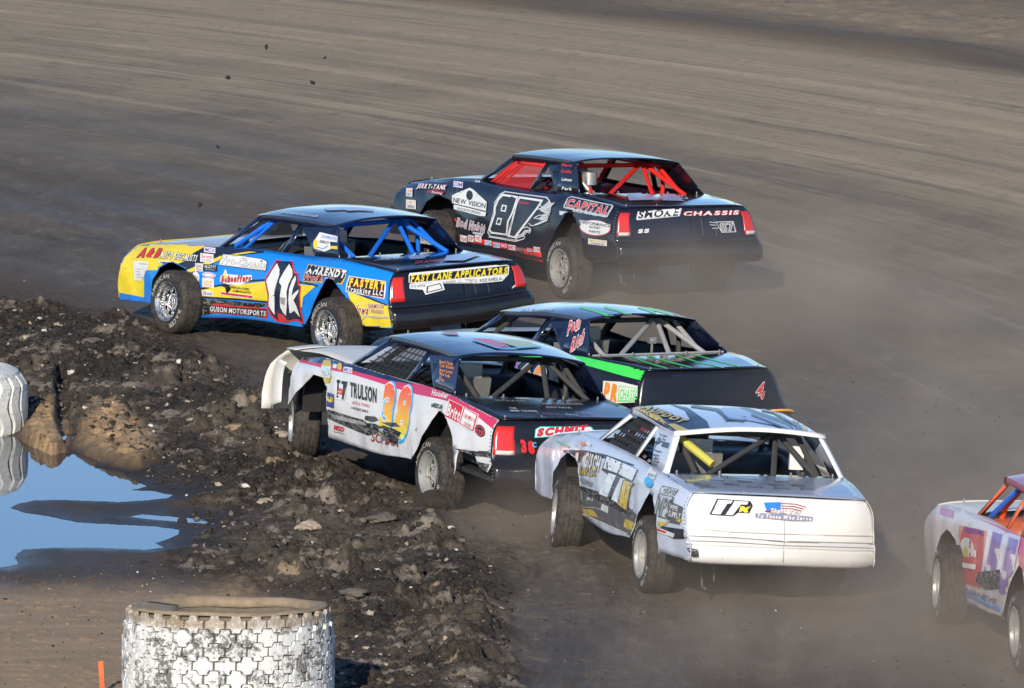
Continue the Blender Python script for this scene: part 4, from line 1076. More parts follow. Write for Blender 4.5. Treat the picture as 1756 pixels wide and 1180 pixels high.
D('L', 'decal', fM, [('P', W_, [(200, 308), (365, 322), (360, 388), (300, 380), (290, 540), (205, 520)]), ('T', 'CAMARO', [(BK, .0)], (262, 350), (350, 358), (264, 336)), ('L', GREY, 6, [(225, 400), (285, 408)]), ('L', GREY, 6, [(225, 430), (285, 438)]), ('L', GREY, 6, [(225, 460), (285, 468)]), ('L', GREY, 6, [(225, 490), (285, 498)])])
D('L', 'lettering', fN, [('P', BK, [(390, 118), (560, 150), (600, 135), (870, 175), (958, 208), (938, 335), (340, 258), (350, 205), (375, 170)]), ('P', W_, [(396, 126), (560, 158), (600, 143), (868, 183), (950, 213), (932, 326), (348, 252), (358, 208), (382, 174)]), ('T', 'Pro-Chassis', [(BK, .05), (W_, .025)], (372, 238), (918, 310), (398, 145))], 'large white lettering behind the front wheel', base=.004)
D('L', 'lettering', fN, [('P', W_, [(365, 400), (400, 370), (420, 315), (440, 320), (450, 370), (620, 390), (760, 380), (765, 440), (700, 470), (620, 510), (460, 500), (360, 470)]), ('T', 'Schaeffers', [(BK, .09), (RED, .05)], (375, 470), (745, 462), (385, 395)), ('P', YEL, [(425, 330), (445, 430), (405, 425)]),
    ('T', 'SPECIALIZED', [(BK, .02)], (490, 545), (730, 575), (493, 520)), ('T', 'LUBRICANTS', [(BK, .02)], (525, 590), (750, 618), (528, 565)), ('P', W_, [(370, 590), (780, 640), (778, 680), (370, 630)]), ('P', RED, [(376, 596), (774, 646), (772, 672), (376, 622)]), ('P', BK, [(365, 510), (480, 500), (500, 560), (450, 620), (430, 540)])], 'red script lettering on a white ground', base=.005)
D('L', 'lettering', fN, [('P', RED, [(280, 742), (960, 800), (962, 930), (800, 905), (780, 900), (225, 858), (225, 800)]), ('P', BK, [(230, 765), (945, 815), (945, 915), (228, 845)]), ('T', 'GUSON MOTORSPORTS', [(BK, .05), (W_, .03)], (232, 835), (938, 898), (238, 775))], 'white lettering on the sill', base=.005)
c.sticker('L', fN, 155, 35, 145, 66, W_, 'IMCA', PUR, .1); c.sticker('L', fN, 108, 110, 168, 105, W_, 'Summit', RED, .1, 'RACING', GREY)
c.sticker('L', fN, 45, 232, 95, 100, W_, 'Quick', DRED, .08, 'Time', DRED); c.sticker('L', fN, 148, 245, 175, 85, BK, 'ALLSTAR', W_, .06, 'PERFORMANCE', GREY)
D('L', 'decal', fN, [('E', W_, (54, 412), 48, 76, .1), ('T', 'QYA', [(RED, .0)], (18, 425), (90, 435), (20, 385))])
D('L', 'decal', fN, [('E', W_, (223, 385), 86, 34, .1), ('E', PINK, (223, 385), 76, 26, .1), ('E', W_, (223, 385), 66, 18, .1)])
c.sticker('L', fN, 133, 415, 148, 118, W_, 'Super', GOLD, .1, 'TRUCKS', ORG); c.sticker('L', fN, 133, 570, 132, 68, W_, 'Skoal', PUR, .1)
D('L', 'lettering', fB, [('P', GOLD, [(20, 560), (45, 500), (320, 540), (330, 590), (300, 650), (200, 640), (0, 630)]), ('P', BK, [(24, 562), (48, 505), (315, 545), (322, 590), (290, 640), (200, 632), (5, 622)]), ('T', 'AHRENDT', [(BK, .08), (W_, .05)], (28, 562), (315, 600), (48, 512)), ('T', 'Fred Lois', [(W_, .07), (RED, .035)], (12, 612), (222, 630), (30, 572))], 'white and red lettering edged in gold', base=.005)
D('L', 'lettering', fB, [('P', W_, [(350, 585), (628, 628), (628, 690), (618, 760), (460, 730), (325, 705), (330, 650)]), ('P', BK, [(357, 592), (620, 634), (610, 752), (462, 722), (332, 698), (338, 655)]), ('T', 'FASTERT', [(RED, .09), (YEL, .05)], (352, 656), (612, 690), (362, 602)), ('T', 'Trucking LLC', [(BK, .08), (W_, .035)], (335, 700), (605, 735), (342, 662)), ('L', DRED, 8, [(465, 722), (608, 745)])], 'yellow and white lettering above the rear wheel', base=.005)
D('L', 'lettering', fB, [('E', (.75, .55, .2, 1), (450, 835), 55, 55), ('E', YEL, (450, 835), 42, 42), ('T', 'Iowa', [(W_, .08), (DRED, .03)], (400, 870), (490, 880), (420, 800)), ('T', 'DAMSCH', [(W_, .08), (DRED, .02)], (498, 822), (612, 832), (500, 792)), ('T', 'FOODS', [(W_, .08), (DRED, .02)], (520, 858), (610, 866), (522, 835)), ('T', 'Never Forget Him', [(W_, .02)], (470, 890), (650, 900), (474, 868))], base=.005)
D('S', 'decal', fB, [('P', W_, [(130, 258), (265, 290), (262, 335), (205, 330), (215, 385), (165, 405), (85, 380), (85, 330)]), ('E', YEL, (98, 350), 17, 38), ('T', 'COOPERATIVE', [(BLU, .02)], (140, 300), (258, 322), (143, 278)), ('T', 'ENERGY', [(BK, .02)], (130, 338), (200, 350), (132, 318)), ('L', BLU, 5, [(110, 372), (160, 385), (195, 360)])], 'white sticker with a yellow drop')
D('S', 'decal', fB, [('P', YEL, [(205, 362), (262, 364), (265, 388), (208, 382)])])
D('L', 'decal', fB, [('P', W_, [(82, 398), (160, 410), (155, 428), (80, 414)]), ('T', 'ROCK RAPIDS', [(BK, 0)], (86, 412), (152, 422), (87, 402))])
D('R', 'lettering', fB, [('P', W_, [(790, 580), (800, 570), (1530, 502), (1545, 515), (1540, 575), (1500, 585), (1495, 625), (1315, 642), (1310, 600), (805, 645), (790, 635)]), ('P', BK, [(797, 585), (1533, 509), (1532, 570), (797, 638)]),
    ('T', 'FAST LANE APPLICATORS', [(BK, .06), (YEL, .045)], (803, 632), (1525, 572), (812, 580)), ('T', 'ROCK RAPIDS, IA', [(BK, .01)], (1322, 634), (1488, 618), (1322, 610))], 'yellow lettering on the black tail')
D('R', 'decal', fB, [('P', W_, [(795, 650), (920, 640), (1040, 625), (1060, 690), (915, 728), (895, 690), (795, 682)]), ('T', "DAVE HUITENK", [(BK, .0)], (802, 676), (915, 668), (802, 656)), ('P', BK, [(925, 665), (1025, 640), (1045, 684), (920, 715)]), ('P', W_, [(935, 668), (1020, 648), (1036, 680), (930, 706)])], 'white truck shaped sticker', base=.008)
D('R', 'decal', fB, [('P', W_, [(1570, 668), (1600, 645), (1592, 665), (1565, 682)])])
D('D', 'lettering', fB, [('T', 'JAMESON', [(SILV, .03)], (545, 474), (735, 462), (590, 454)), ('P', LBL, [(790, 440), (960, 432), (900, 462), (800, 466)]), ('T', 'GRAPHICS', [(DRED, .05)], (838, 500), (1060, 482), (850, 482)), ('P', LBL, [(1080, 440), (1260, 420), (1340, 432), (1210, 478), (1060, 480)])])
D('T', 'lettering', fA, [('T', 'RAPIDS REPAIR', [(SILV, .03)], (1320, 118), (1600, 155), (1350, 108))])
D('T', 'race_number', fB, [('P', LBL, [(150, 80), (310, 78), (330, 96), (180, 100)]), ('P', LBL, [(250, 78), (400, 76), (540, 92), (520, 104), (420, 100), (340, 104)])])

# ---- red, white and blue car, number 38
def poly38(top, tail, bot, front):
    t2 = [p for p in top if p[0] < 3.7]
    arch2 = [(2.33, .272), (2.36, .55), (2.46, .72), (2.62, .80), (2.85, .80), (3.10, .66), (3.42, .44)]
    b2 = [p for p in bot if p[0] < 2.3]
    b2 = [(-1.13, .60), (-1.05, .50), (-.9, .52), (-.8, .60), (-.55, .60)] + [p for p in b2 if p[0] > -.5]
    tl = [p for p in tail if p[1] > .62]
    return [(3.50, .885)] + t2[1:] + tl + b2 + arch2 + [(3.45, .62)]
c = make_car('38', 'white, red and navy stock car number 38 with torn front bumper', dict(
    side=P38, side_r=P11R, hood=P38N, deck=paint('black_lid_dusty', (.012, .012, .014, 1), .25, 0, .6, .5), tail=PBLK, bumper=PBLK, roof=P11R, sail=P11R, post=P11R, apillar=P11R,
    nose=P38N, nose_lift=.05, nose_wide=.02, nose_fwd=.13, hood_lift=.07, dent=.012, cage=PCAGE, rim=MALU, fl=(500, 724), rl=(734, 812), steer=R(-17), camber=0, leftpoly=poly38, lampband=True, lampw=.20, rarch=(-.02, .36, .46, .50)))
C38 = c; D = c.decal
window_net(c, MNET, nx=9, nz=6, thin=.006)
nf = c.part('window_net', (lambda m: (m.grid(lambda u, v: (lerp(1.03, lerp(1.95, 1.50, v), u) - .12 * v * (1 - u), gy(lerp(1.0, 1.29, v)) - .03, lerp(1.0, 1.29, v)), 6, 4), m)[1])(MB()), (lambda mm: (NT(mm).p.inputs['Base Color'].__setattr__('default_value', (.02, .02, .02, 1)), NT(mm).p.inputs['Alpha'].__setattr__('default_value', .6), mm)[2])(bpy.data.materials.new('black_mesh_fabric')), solid=0)
# torn wrap-round end of the front bumper, standing clear of the fender
m = MB()
m.grid(lambda u, v: (lerp(4.04, 3.78, u) - .05 * v - .12 * (1 - v) ** 5, .845 + .05 * math.sin(u * 2.6) - .02 * v, lerp(.88, .33, v) - .06 * u * (1 - v) + .10 * v * u - .07 * (1 - u) ** 3 * (1 - v) ** 2), 8, 10)
c.part('bumper_end', m, P38N, solid=.01, label='torn white bumper end standing clear of the fender')
m = MB(); m.grid(lambda u, v: (lerp(3.55, 3.90, u), lerp(.50, .84, v) - .05 * u, lerp(.985, .955, u) - .03 * v * v), 6, 5)
c.part('bumper_flap', m, P38N, solid=.008)
m = MB(); m.tube([(3.5, .3, .84), (3.75, .62, .74), (3.82, .80, .70)], .02, 6); m.box((3.6, 0, .62), (.06, 1.5, .4)); c.part('bumper_bracket', m, MDARK, solid=0)
D('L', 'paint_stripe', fE, [
    ('P', P11R, [(215, 120), (600, 235), (1020, 360), (1130, 400), (1330, 430), (1310, 380), (1000, 300), (600, 190), (240, 120), (200, 210), (400, 248), (600, 262)][:0] or [(225, 205), (240, 110), (420, 140), (640, 205), (830, 310), (1000, 365), (1330, 425), (1330, 440), (1000, 385), (840, 355), (600, 290), (420, 243)]),
    ('P', PINK, [(225, 200), (420, 240), (600, 278), (840, 345), (1010, 372), (1130, 390), (1340, 450), (1340, 520), (1210, 470), (1015, 430), (860, 385), (740, 345), (600, 302), (470, 275), (225, 215)])], 'navy and crimson bands along the top of the white side', base=.0022)
D('L', 'paint_stripe', fF, [('P', P11R, [(350, 440), (520, 520), (620, 590), (580, 600), (430, 520), (330, 470)]), ('P', PINK, [(40, 365), (190, 390), (330, 440), (430, 490), (565, 595), (545, 655), (440, 570), (300, 490), (190, 455), (50, 420)])], base=.0024)
OY = bpy.data.materials.new('orange_yellow_fade'); N = NT(OY)
_z = N.n('SeparateXYZ', {0: N.obj()}).outputs[2]
N.set(N.p.inputs['Base Color'], N.mix(N.ramp(_z, .92, .70), (.80, .13, .05, 1), N.mix(N.ramp(_z, .72, .50), (.82, .42, .03, 1), (.72, .74, .08, 1)))); N.p.inputs['Roughness'].default_value = .3
D('L', 'race_number', fO, [('T', '38', [(CYAN, .115)], (600, 790), (920, 850), (680, 290)), ('T', '38', [(W_, .085)], (590, 775), (915, 835), (665, 278)), ('T', '38', [(OY, .060)], (590, 775), (915, 835), (665, 278))], 'number 38 fading from orange to yellow with a blue edge', base=.004)
D('L', 'lettering', fO, [('T', 'TRULSON', [(BK, .035)], (272, 390), (570, 462), (276, 235)), ('T', 'AUTO & TOWING', [(RED, .0)], (300, 475), (490, 520), (303, 440)), ('T', '641.843.3865', [(BK, .0)], (290, 530), (480, 580), (292, 500))], 'tall black lettering on the white door', base=.005)
D('L', 'decal', fO, [('P', W_, [(120, 185), (250, 215), (240, 270), (215, 445), (110, 420), (115, 250)]), ('P', BK, [(128, 205), (168, 212), (168, 245), (152, 250), (148, 395), (155, 410), (115, 402), (125, 390), (132, 245), (124, 240)]), ('P', BK, [(180, 218), (248, 228), (240, 265), (222, 262), (205, 420), (212, 432), (172, 424), (184, 412), (200, 262), (178, 250)]), ('E', RED, (168, 340), 32, 38), ('P', YEL, [(178, 310), (168, 338), (182, 340), (152, 375), (162, 345), (150, 343)])], 'black double T emblem with a red disc', base=.005)
D('L', 'decal', fT, [('P', GOLD, [(1060, 445), (1160, 450), (1180, 520), (1165, 620), (1180, 680), (1150, 790), (1075, 790), (1045, 690), (1030, 620), (1025, 520)]), ('P', W_, [(1025, 530), (1170, 545), (1165, 715), (1045, 700)]), ('T', 'NAPA', [(CYAN, .03)], (1040, 668), (1160, 685), (1035, 555))], 'gold six-sided sticker with blue letters', base=.006)
D('L', 'decal', fT, [('E', GOLD, (1305, 545), 38, 58, .1), ('P', W_, [(1205, 500), (1265, 510), (1255, 575), (1195, 565)])], base=.006)
c.sticker('L', fT, 1368, 545, 135, 80, W_, 'IMCA', PUR, .18)
D('L', 'decal', fO, [('P', (.02, .04, .25, 1), [(22, 345), (95, 370), (92, 525), (10, 500)]), ('E', YEL, (52, 425), 36, 34, .2), ('T', 'SUNOCO', [(BK, .0)], (24, 422), (84, 440), (24, 405))], 'blue sticker with a yellow sun', base=.006)
D('L', 'decal', fO, [('E', RED, (80, 575), 26, 18), ('T', 'MSD', [(RED, .05)], (92, 760), (205, 790), (100, 712)), ('L', DRED, 5, [(90, 785), (205, 808)])], 'small red lettering low on the door', base=.006)
D('L', 'lettering', fO, [('T', 'SCHMIT', [(DRED, .015)], (510, 890), (835, 965), (520, 790))], 'dark red lettering on the sill', base=.006)
D('L', 'scrape', fO, [('P', SCR, [(0, 530), (60, 545), (230, 600), (420, 655), (470, 690), (560, 700), (640, 740), (600, 800), (480, 830), (300, 760), (120, 680), (0, 620)]), ('P', (.32, .31, .30, 1), [(60, 590), (240, 630), (430, 680), (470, 720), (300, 690), (100, 640)]), ('P', (.05, .05, .05, 1), [(450, 610), (560, 620), (600, 660), (520, 680), (440, 650)]),
    ('P', SCR, [(560, 730), (660, 720), (780, 760), (860, 800), (820, 860), (790, 940), (720, 820), (640, 840)]), ('P', (.45, .45, .45, 1), [(600, 760), (660, 750), (640, 800)]), ('P', (.04, .04, .04, 1), [(630, 685), (800, 690), (850, 740), (720, 725)])], 'torn and scraped metal along the door', base=.0075)
D('L', 'scrape', fF, [('P', SCR, [(300, 770), (400, 785), (550, 800), (545, 830), (380, 810)]), ('P', SCR, [(430, 850), (560, 880), (575, 960), (500, 930)]), ('P', (.04, .04, .04, 1), [(450, 785), (520, 790), (510, 810), (455, 805)])], base=.0075)
D('L', 'lettering', fF, [('T', 'Hoosier', [(W_, .03)], (152, 438), (255, 462), (160, 402))], base=.006)
D('L', 'lettering', fF, [('T', 'AMERICAN', [(BK, .03)], (150, 508), (222, 522), (152, 484))], base=.006)
D('L', 'decal', fF, [('P', W_, [(262, 464), (452, 560), (425, 672), (234, 575)]), ('P', RED, [(266, 470), (352, 512), (325, 612), (240, 570)]), ('P', RED, [(358, 515), (446, 562), (420, 664), (330, 616)]), ('P', W_, [(364, 522), (438, 566), (414, 654), (338, 614)]), ('T', 'Britt', [(W_, .03)], (248, 558), (326, 600), (266, 492)), ('T', 'CHIROPRACTIC', [(RED, 0)], (356, 575), (430, 612), (362, 555)), ('T', 'CENTER', [(RED, 0)], (360, 620), (405, 642), (364, 602))], 'red and white sign on the rear quarter', base=.006)
D('L', 'decal', fF, [('E', BK, (460, 660), 32, 36, .3), ('E', RED, (460, 660), 28, 30, .3), ('E', BK, (460, 660), 24, 22, .3), ('T', 'PMI', [(RED, .03)], (440, 668), (482, 684), (442, 648))], base=.007)
for k_, (y_, t_) in enumerate(((245, 'Special Thanks'), (270, 'Tyler Brinkhis'), (298, 'Jason Logan'), (322, 'Mike Kelle'), (350, 'Dan'))):
    D('S', 'lettering', fE, [('T', t_, [(ORG, .02)], (1162, y_ - 12), (1162 + (86, 92, 84, 66, 30)[k_], y_ + 6), (1165, y_ - 32))])
D('R', 'lettering', fF, [('P', (.05, .5, .5, 1), [(795, 705), (800, 650), (830, 632), (1150, 632), (1170, 650), (1165, 668), (880, 700)]), ('P', W_, [(800, 700), (806, 652), (835, 638), (1148, 638), (1160, 652), (1158, 664), (880, 695)]), ('T', 'SCHMIT', [(BK, .08), (RED, .055)], (810, 692), (1120, 668), (822, 648))], 'red lettering edged in white on the black tail')
D('R', 'race_number', fF, [('T', '38', [(RED, .07)], (712, 790), (800, 802), (704, 720)), ('T', 'C', [(CYAN, .05)], (782, 762), (808, 764), (780, 732))], 'small red number 38')
for y_, x0_, x1_, t_, col in ((480, 555, 745, 'RESTAURANT', GREY), (498, 850, 1105, 'SHORTY OIL RACING', SILV), (522, 875, 1035, 'HURFF REPAIR', SILV), (526, 640, 690, 'JAMIE', SILV), (545, 650, 820, 'MEIER TOWING', W_), (562, 815, 950, 'K AND H', DRED), (585, 740, 800, 'HANCOCK', GREY), (590, 850, 960, 'BODY SHOP', SILV), (555, 1060, 1160, 'CRYSTAL', GREY), (580, 1140, 1250, 'BECKER', DRED), (568, 1000, 1080, 'Farms', SILV)):
    D('D', 'lettering', fF, [('T', t_, [(col, .01)], (x0_, y_), (x1_, y_ + 4), (x0_ - 8, y_ - 10))])
D('T', 'race_number', fF, [('P', (.45, .50, .25, 1), [(620, 85), (760, 100), (830, 130), (700, 140), (560, 100)]), ('P', PINK, [(410, 80), (520, 85), (640, 130), (560, 140), (440, 105)]), ('L', CYAN, 8, [(405, 90), (560, 142), (660, 145), (840, 132)]), ('P', (.4, .1, .2, 1), [(200, 40), (300, 42), (330, 60), (250, 58)])], 'faded coloured number on the roof')
D('N', 'dirt_smear', fT, [('L', GREY, 4, [(180, 560), (200, 640)])])
if True:
    D('W', 'decal', fE, [('T', 'BUMP AT 60 BEAM', [(GRN, .02)], (942, 134), (1068, 160), (945, 122))]) if False else None

# ---- black and green car
c = make_car('4', 'black stock car with bright green stripes behind the number 38 car', dict(
    side=PBLK, hood=PBLK, deck=paint('black_mirror_lid', (.012, .013, .018, 1), .10, 0, .9, .25), tail=PBLK, bumper=PBLK, roof=paint('dark_navy_gloss', (.012, .014, .04, 1), .15, 0, .8, .25),
    sail=P11R, post=P11R, apillar=P11R, cage=PGREYC, cage_in=PCAGE, rim=MALU, lamps=False, plate=False))
C4 = c; D = c.decal
m = MB(); m.box((.20, -.12, 1.12), (.045, .07, .06)); m.tube([(.20, -.12, 1.0), (.20, -.12, 1.09)], .012, 6); m.tube([(.175, -.12, 1.12), (.165, -.12, 1.12)], .02, 10)
c.part('small_camera', m, MSTEEL, solid=0, warp=False, autosmooth=None)
D('L', 'paint_stripe', fG, [('P', GRN, [(560, 312), (630, 322), (975, 395), (955, 452), (850, 425), (640, 365), (560, 340)]), ('P', GRN, [(-10, 318), (165, 320), (165, 362), (-10, 345)]), ('P', GRN, [(225, 325), (330, 320), (560, 318), (560, 345), (225, 350)])], 'bright green band below the window line', base=.0022)
D('L', 'lettering', fG, [('P', W_, [(740, 450), (835, 455), (940, 482), (935, 565), (800, 570), (735, 540)]), ('T', 'PR', [(W_, .10), (ORG, .07)], (738, 545), (815, 560), (752, 462)), ('P', GRN, [(826, 475), (940, 492), (930, 562), (820, 560)]), ('P', W_, [(830, 480), (934, 496), (925, 556), (824, 554)]), ('T', 'CHASSIS', [(GRN, .02)], (828, 548), (926, 552), (834, 495))], 'orange and green lettering on white')
D('L', 'lettering', fG, [('T', 'AK', [(W_, .08), (PUR, .05)], (205, 398), (285, 400), (225, 345))])
D('L', 'lettering', fG, [('T', 'Hoos', [(LBL, .03)], (545, 436), (600, 440), (545, 405))])
D('L', 'race_number', fG, [('T', '40', [(LBL, .12), (ORG, .07)], (275, 450), (425, 465), (290, 365))], 'orange number on the door')
D('S', 'lettering', fG, [('T', 'Paul', [(W_, .09), (RED, .03)], (545, 205), (612, 165), (558, 135)), ('T', 'Rich', [(W_, .09), (RED, .03)], (560, 300), (630, 245), (578, 225))], 'white and red script on the rear pillar')
for x0, y0, x1, y1 in ((610, 55, 775, 105), (740, 55, 875, 95), (905, 50, 1035, 95), (980, 62, 1130, 105)):
    D('T', 'paint_stripe', fG, [('L', GRN, 12, [(x0, y0), ((x0 + x1) / 2, (y0 + y1) / 2 - 4), (x1, y1)])], base=.003)
for x_, y_ in ((775, 106), (873, 98), (1035, 99), (1130, 112)):
    D('T', 'paint_stripe', fG, [('P', GRN, [(x_ - 15, y_ - 8), (x_ + 15, y_ - 8), (x_ + 15, y_ + 12), (x_ - 15, y_ + 12)])], base=.003)
for pts in ([(865, 312), (960, 350), (1080, 385)], [(960, 312), (1080, 348), (1230, 384)], [(1120, 310), (1240, 350), (1400, 382)], [(1215, 308), (1330, 340), (1500, 380)]):
    D('D', 'paint_stripe', fG, [('L', GRN, 7, pts)], base=.003)
D('R', 'race_number', fG, [('T', '4', [(W_, .09), (RED, .05)], (1548, 530), (1582, 520), (1566, 470)), ('T', '4', [(W_, .09), (RED, .05)], (1574, 550), (1592, 545), (1582, 515))], 'small red number four on the tail')
D('T', 'lettering', fG, [('T', 'JAY WOLBACH', [(W_, .02)], (290, 70), (470, 74), (300, 56))])
for y_ in (105, 123, 142, 162): c.sticker('W', fG, 490 - y_ * .3 + 18, y_, 22, 14, RED if y_ != 123 else GOLD, None)
m = MB(); m.tube([(-.10, -.72, 1.02), (-.10, .72, 1.02)], .012, 6); c.part('window_ledge', m, PGREYC, solid=0)
m = MB(); m.lathe_y([(-.01, 0), (-.01, .09), (.01, .09), (.01, 0)], 20)
o = c.part('fuel_cap', m, paint('orange_cap', (.75, .34, .03, 1), .4, 0, 0, .3), solid=0, warp=False); o.matrix_local = Matrix.Translation((-1.20, -.68, .56)) @ Matrix.Rotation(R(80), 4, 'Z') @ Matrix.Rotation(R(-68), 4, 'X'); o.scale = (1.6, 1, .8)

# ---- white car, number 77k
c = make_car('77', 'white stock car number 77k showing its broad white rear bumper', dict(
    side=P77, side_r=P77W, hood=P77, deck=PTRUNK77, tail=P77W, bumper=P77W, roof=paint('pale_blue_roof_wrap', (.56, .65, .82, 1), .22, 0, .5, .2), sail=paint('white_pillar_wrap', (.56, .60, .70, 1), .3, 0, .3, .3),
    post=P77W, apillar=P77W, cage=PCAGE, rim=MALU, dent=.010, lamps=False, plate=False, grooves=True, fl=(951, 880), rl=(1098, 950), steer=R(-9), inner=plain('grey_interior_sheet', (.10, .10, .10), .5, .2)))
C77 = c; D = c.decal
window_net(c, MNET, nx=10, nz=6, thin=.016)
m = MB(); m.tube([(.40, .54, 1.25), (.14, .30, 1.06)], .036, 10); c.part('padded_bar', m, paint('yellow_pad', (.50, .47, .08, 1), .6, 0, 0, .3), solid=0, warp=False, label='yellow padded bar behind the rear window opening')
m = MB(); m.grid(lambda u, v: (lerp(.20, .17, v), lerp(.64, -.64, u), 1.342 - .035 * v + .045 * math.sin(u * math.pi)), 14, 2)
for sg in (1, -1): m.grid(lambda u, v: (lerp(.235, -.125, u) - .02 * v, sg * (gy(lerp(1.315, 1.0, u)) + .012 - .05 * v), lerp(1.33, 1.0, u)), 8, 1)
c.part('window_trim', m, P77W, solid=.012)
m = MB(); m.box((.45, -.52, 1.10), (.04, .12, .20)); c.part('side_mirror', m, P77W, solid=0, warp=False, autosmooth=None)
m = MB(); m.grid(lambda u, v: (-1.03 + .006, lerp(.012, .0, v), lerp(.95, .40, v)), 1, 1) if False else None
DG = (.10, .10, .11, 1); GY2 = (.20, .20, .21, 1)
D('L', 'paint_stripe', fP, [('P', NAVY, [(150, 245), (380, 250), (600, 300), (880, 400), (860, 410), (620, 322), (560, 335), (440, 290), (400, 265), (340, 340), (210, 400)]),
    ('P', GY2, [(210, 395), (340, 345), (345, 365), (215, 415)]), ('P', DG, [(215, 600), (360, 620), (600, 700), (800, 800), (900, 900), (900, 1120), (830, 1110), (600, 1000), (340, 890), (250, 800), (205, 640)]),
    ('P', SCR, [(260, 600), (340, 610), (640, 710), (800, 820), (870, 920), (700, 850), (400, 700)]), ('P', GOLD, [(350, 840), (460, 850), (520, 930), (380, 900)]), ('P', GOLD, [(790, 940), (880, 980), (850, 1060), (770, 1020)]),
    ('L', W_, 12, [(330, 880), (600, 1000), (840, 1110)]), ('L', SILV, 8, [(300, 820), (480, 830), (600, 860)]), ('P', W_, [(540, 850), (560, 790), (620, 820), (618, 888)])], 'navy, gold and scraped grey lower side', base=.0022)
D('L', 'race_number', fP, [('P', (.045, .05, .07, 1), [(600, 300), (770, 370), (915, 450), (850, 590), (760, 540), (640, 720), (560, 700), (600, 740), (530, 700), (620, 500), (550, 450)]),
    ('P', (.72, .78, .86, 1), [(605, 318), (755, 380), (715, 485), (568, 430)]), ('P', (.72, .78, .86, 1), [(768, 382), (908, 452), (860, 560), (720, 490)]), ('P', (.72, .78, .86, 1), [(625, 480), (700, 505), (610, 725), (525, 690)]),
    ('P', (.72, .78, .86, 1), [(745, 530), (790, 545), (740, 800), (650, 745)]), ('P', DG, [(770, 545), (885, 585), (850, 640), (815, 860), (712, 800)]), ('P', GOLD, [(780, 555), (872, 592), (838, 640), (805, 855), (722, 800)]), ('L', DG, 5, [(815, 575), (795, 680), (765, 830)])], 'number 77k in pale letters with a yellow k', base=.004)
D('L', 'lettering', fP, [('T', 'GISCH', [(DG, .09), (W_, .05)], (370, 410), (520, 460), (400, 275)), ('T', 'Rear LLC', [(DG, .08), (GOLD, .04)], (325, 490), (490, 510), (340, 410)), ('T', 'PARKERSBURG', [(DG, .07), (SILV, .02)], (335, 560), (455, 615), (345, 525))], base=.005)
D('L', 'decal', fP, [('P', W_, [(275, 350), (300, 270), (325, 275), (315, 355)]), ('P', RED, [(240, 475), (285, 470), (280, 540), (245, 530)]), ('E', ORG, (365, 190), 26, 18), ('P', (.3, .55, .35, 1), [(90, 150), (230, 205), (225, 225), (95, 172)]), ('P', W_, [(400, 165), (450, 190), (440, 220), (395, 200)]), ('P', PINK, [(245, 665), (300, 690), (320, 770), (260, 740)]), ('P', GOLD, [(255, 690), (300, 710), (300, 740), (262, 725)]), ('P', SILV, [(260, 765), (330, 780), (325, 800), (262, 790)])], base=.006)
D('L', 'lettering', fP, [('T', 'JRI', [(W_, .03)], (395, 745), (462, 765), (398, 718)), ('L', GRN, 4, [(350, 690), (360, 760), (430, 790)])], base=.006)
D('L', 'decal', fQ, [('P', DG, [(820, 995), (1010, 1045), (960, 1110), (775, 1065)]), ('T', 'MIDWEST', [(DG, .05), (W_, .03)], (790, 1070), (965, 1110), (825, 1010))], base=.006)
D('L', 'decal', fH, [('P', DG, [(712, 560), (800, 580), (775, 715), (680, 690)]), ('P', SILV, [(718, 568), (792, 585), (768, 706), (688, 684)]), ('T', 'MPS', [(DG, .03)], (692, 682), (768, 700), (718, 582)), ('P', DG, [(785, 610), (855, 640), (835, 740), (752, 720), (770, 660)]), ('T', 'PIPE', [(W_, .03)], (782, 652), (824, 662), (786, 628)), ('T', 'SUPPLY', [(W_, .03)], (772, 690), (842, 708), (776, 660)), ('T', 'Inc', [(W_, .03)], (756, 722), (780, 728), (758, 705))], 'grey square emblem on the rear quarter', base=.006)
D('L', 'decal', fH, [('P', GOLD, [(668, 712), (770, 732), (740, 748), (668, 742)]), ('P', NAVY, [(740, 750), (880, 770), (885, 822), (800, 820), (690, 770)]), ('P', W_, [(690, 750), (808, 792), (800, 815), (684, 775)]), ('P', RED, [(694, 757), (760, 780), (755, 792), (690, 770)]), ('P', GOLD, [(815, 712), (850, 708), (835, 730)])], base=.0075)
D('L', 'decal', fQ, [('P', W_, [(660, 790), (690, 790), (700, 830), (745, 850), (720, 930), (610, 900), (640, 830)]), ('E', CYAN, (655, 955), 52, 60, .2), ('T', 'JERRY', [(BK, 0)], (640, 880), (725, 915), (650, 850))], base=.007)
for y_, t_, x_ in ((405, 'To God', 780), (445, 'Be The', 765), (475, 'Glory', 765), (590, 'Thanks', 715), (640, 'CREW', 690), (680, 'FAMILY', 690), (715, 'TEAM', 680), (750, 'DEB', 665)):
    D('S', 'lettering', fQ, [('T', t_, [(NAVY, .03)], (x_, y_), (x_ + 85, y_ + 18), (x_ + 8, y_ - 26))])
D('S', 'decal', fQ, [('P', NAVY, [(825, 478), (900, 490), (878, 555), (800, 530)]), ('P', NAVY, [(715, 465), (800, 480), (770, 505), (712, 498)])])
D('T', 'paint_stripe', fQ, [('P', NAVY, [(430, 45), (560, 45), (1249, 250), (1249, 352), (985, 370), (780, 270), (700, 215)]), ('P', GOLD, [(440, 50), (560, 45), (720, 120), (860, 260), (860, 265), (730, 210)]), ('P', GOLD, [(862, 265), (955, 262), (1140, 345), (1000, 362)])], base=.0022)
D('T', 'lettering', fQ, [('T', 'AUFDOT', [(NAVY, .10), (GOLD, .05)], (560, 80), (1020, 262), (650, 45))], base=.005)
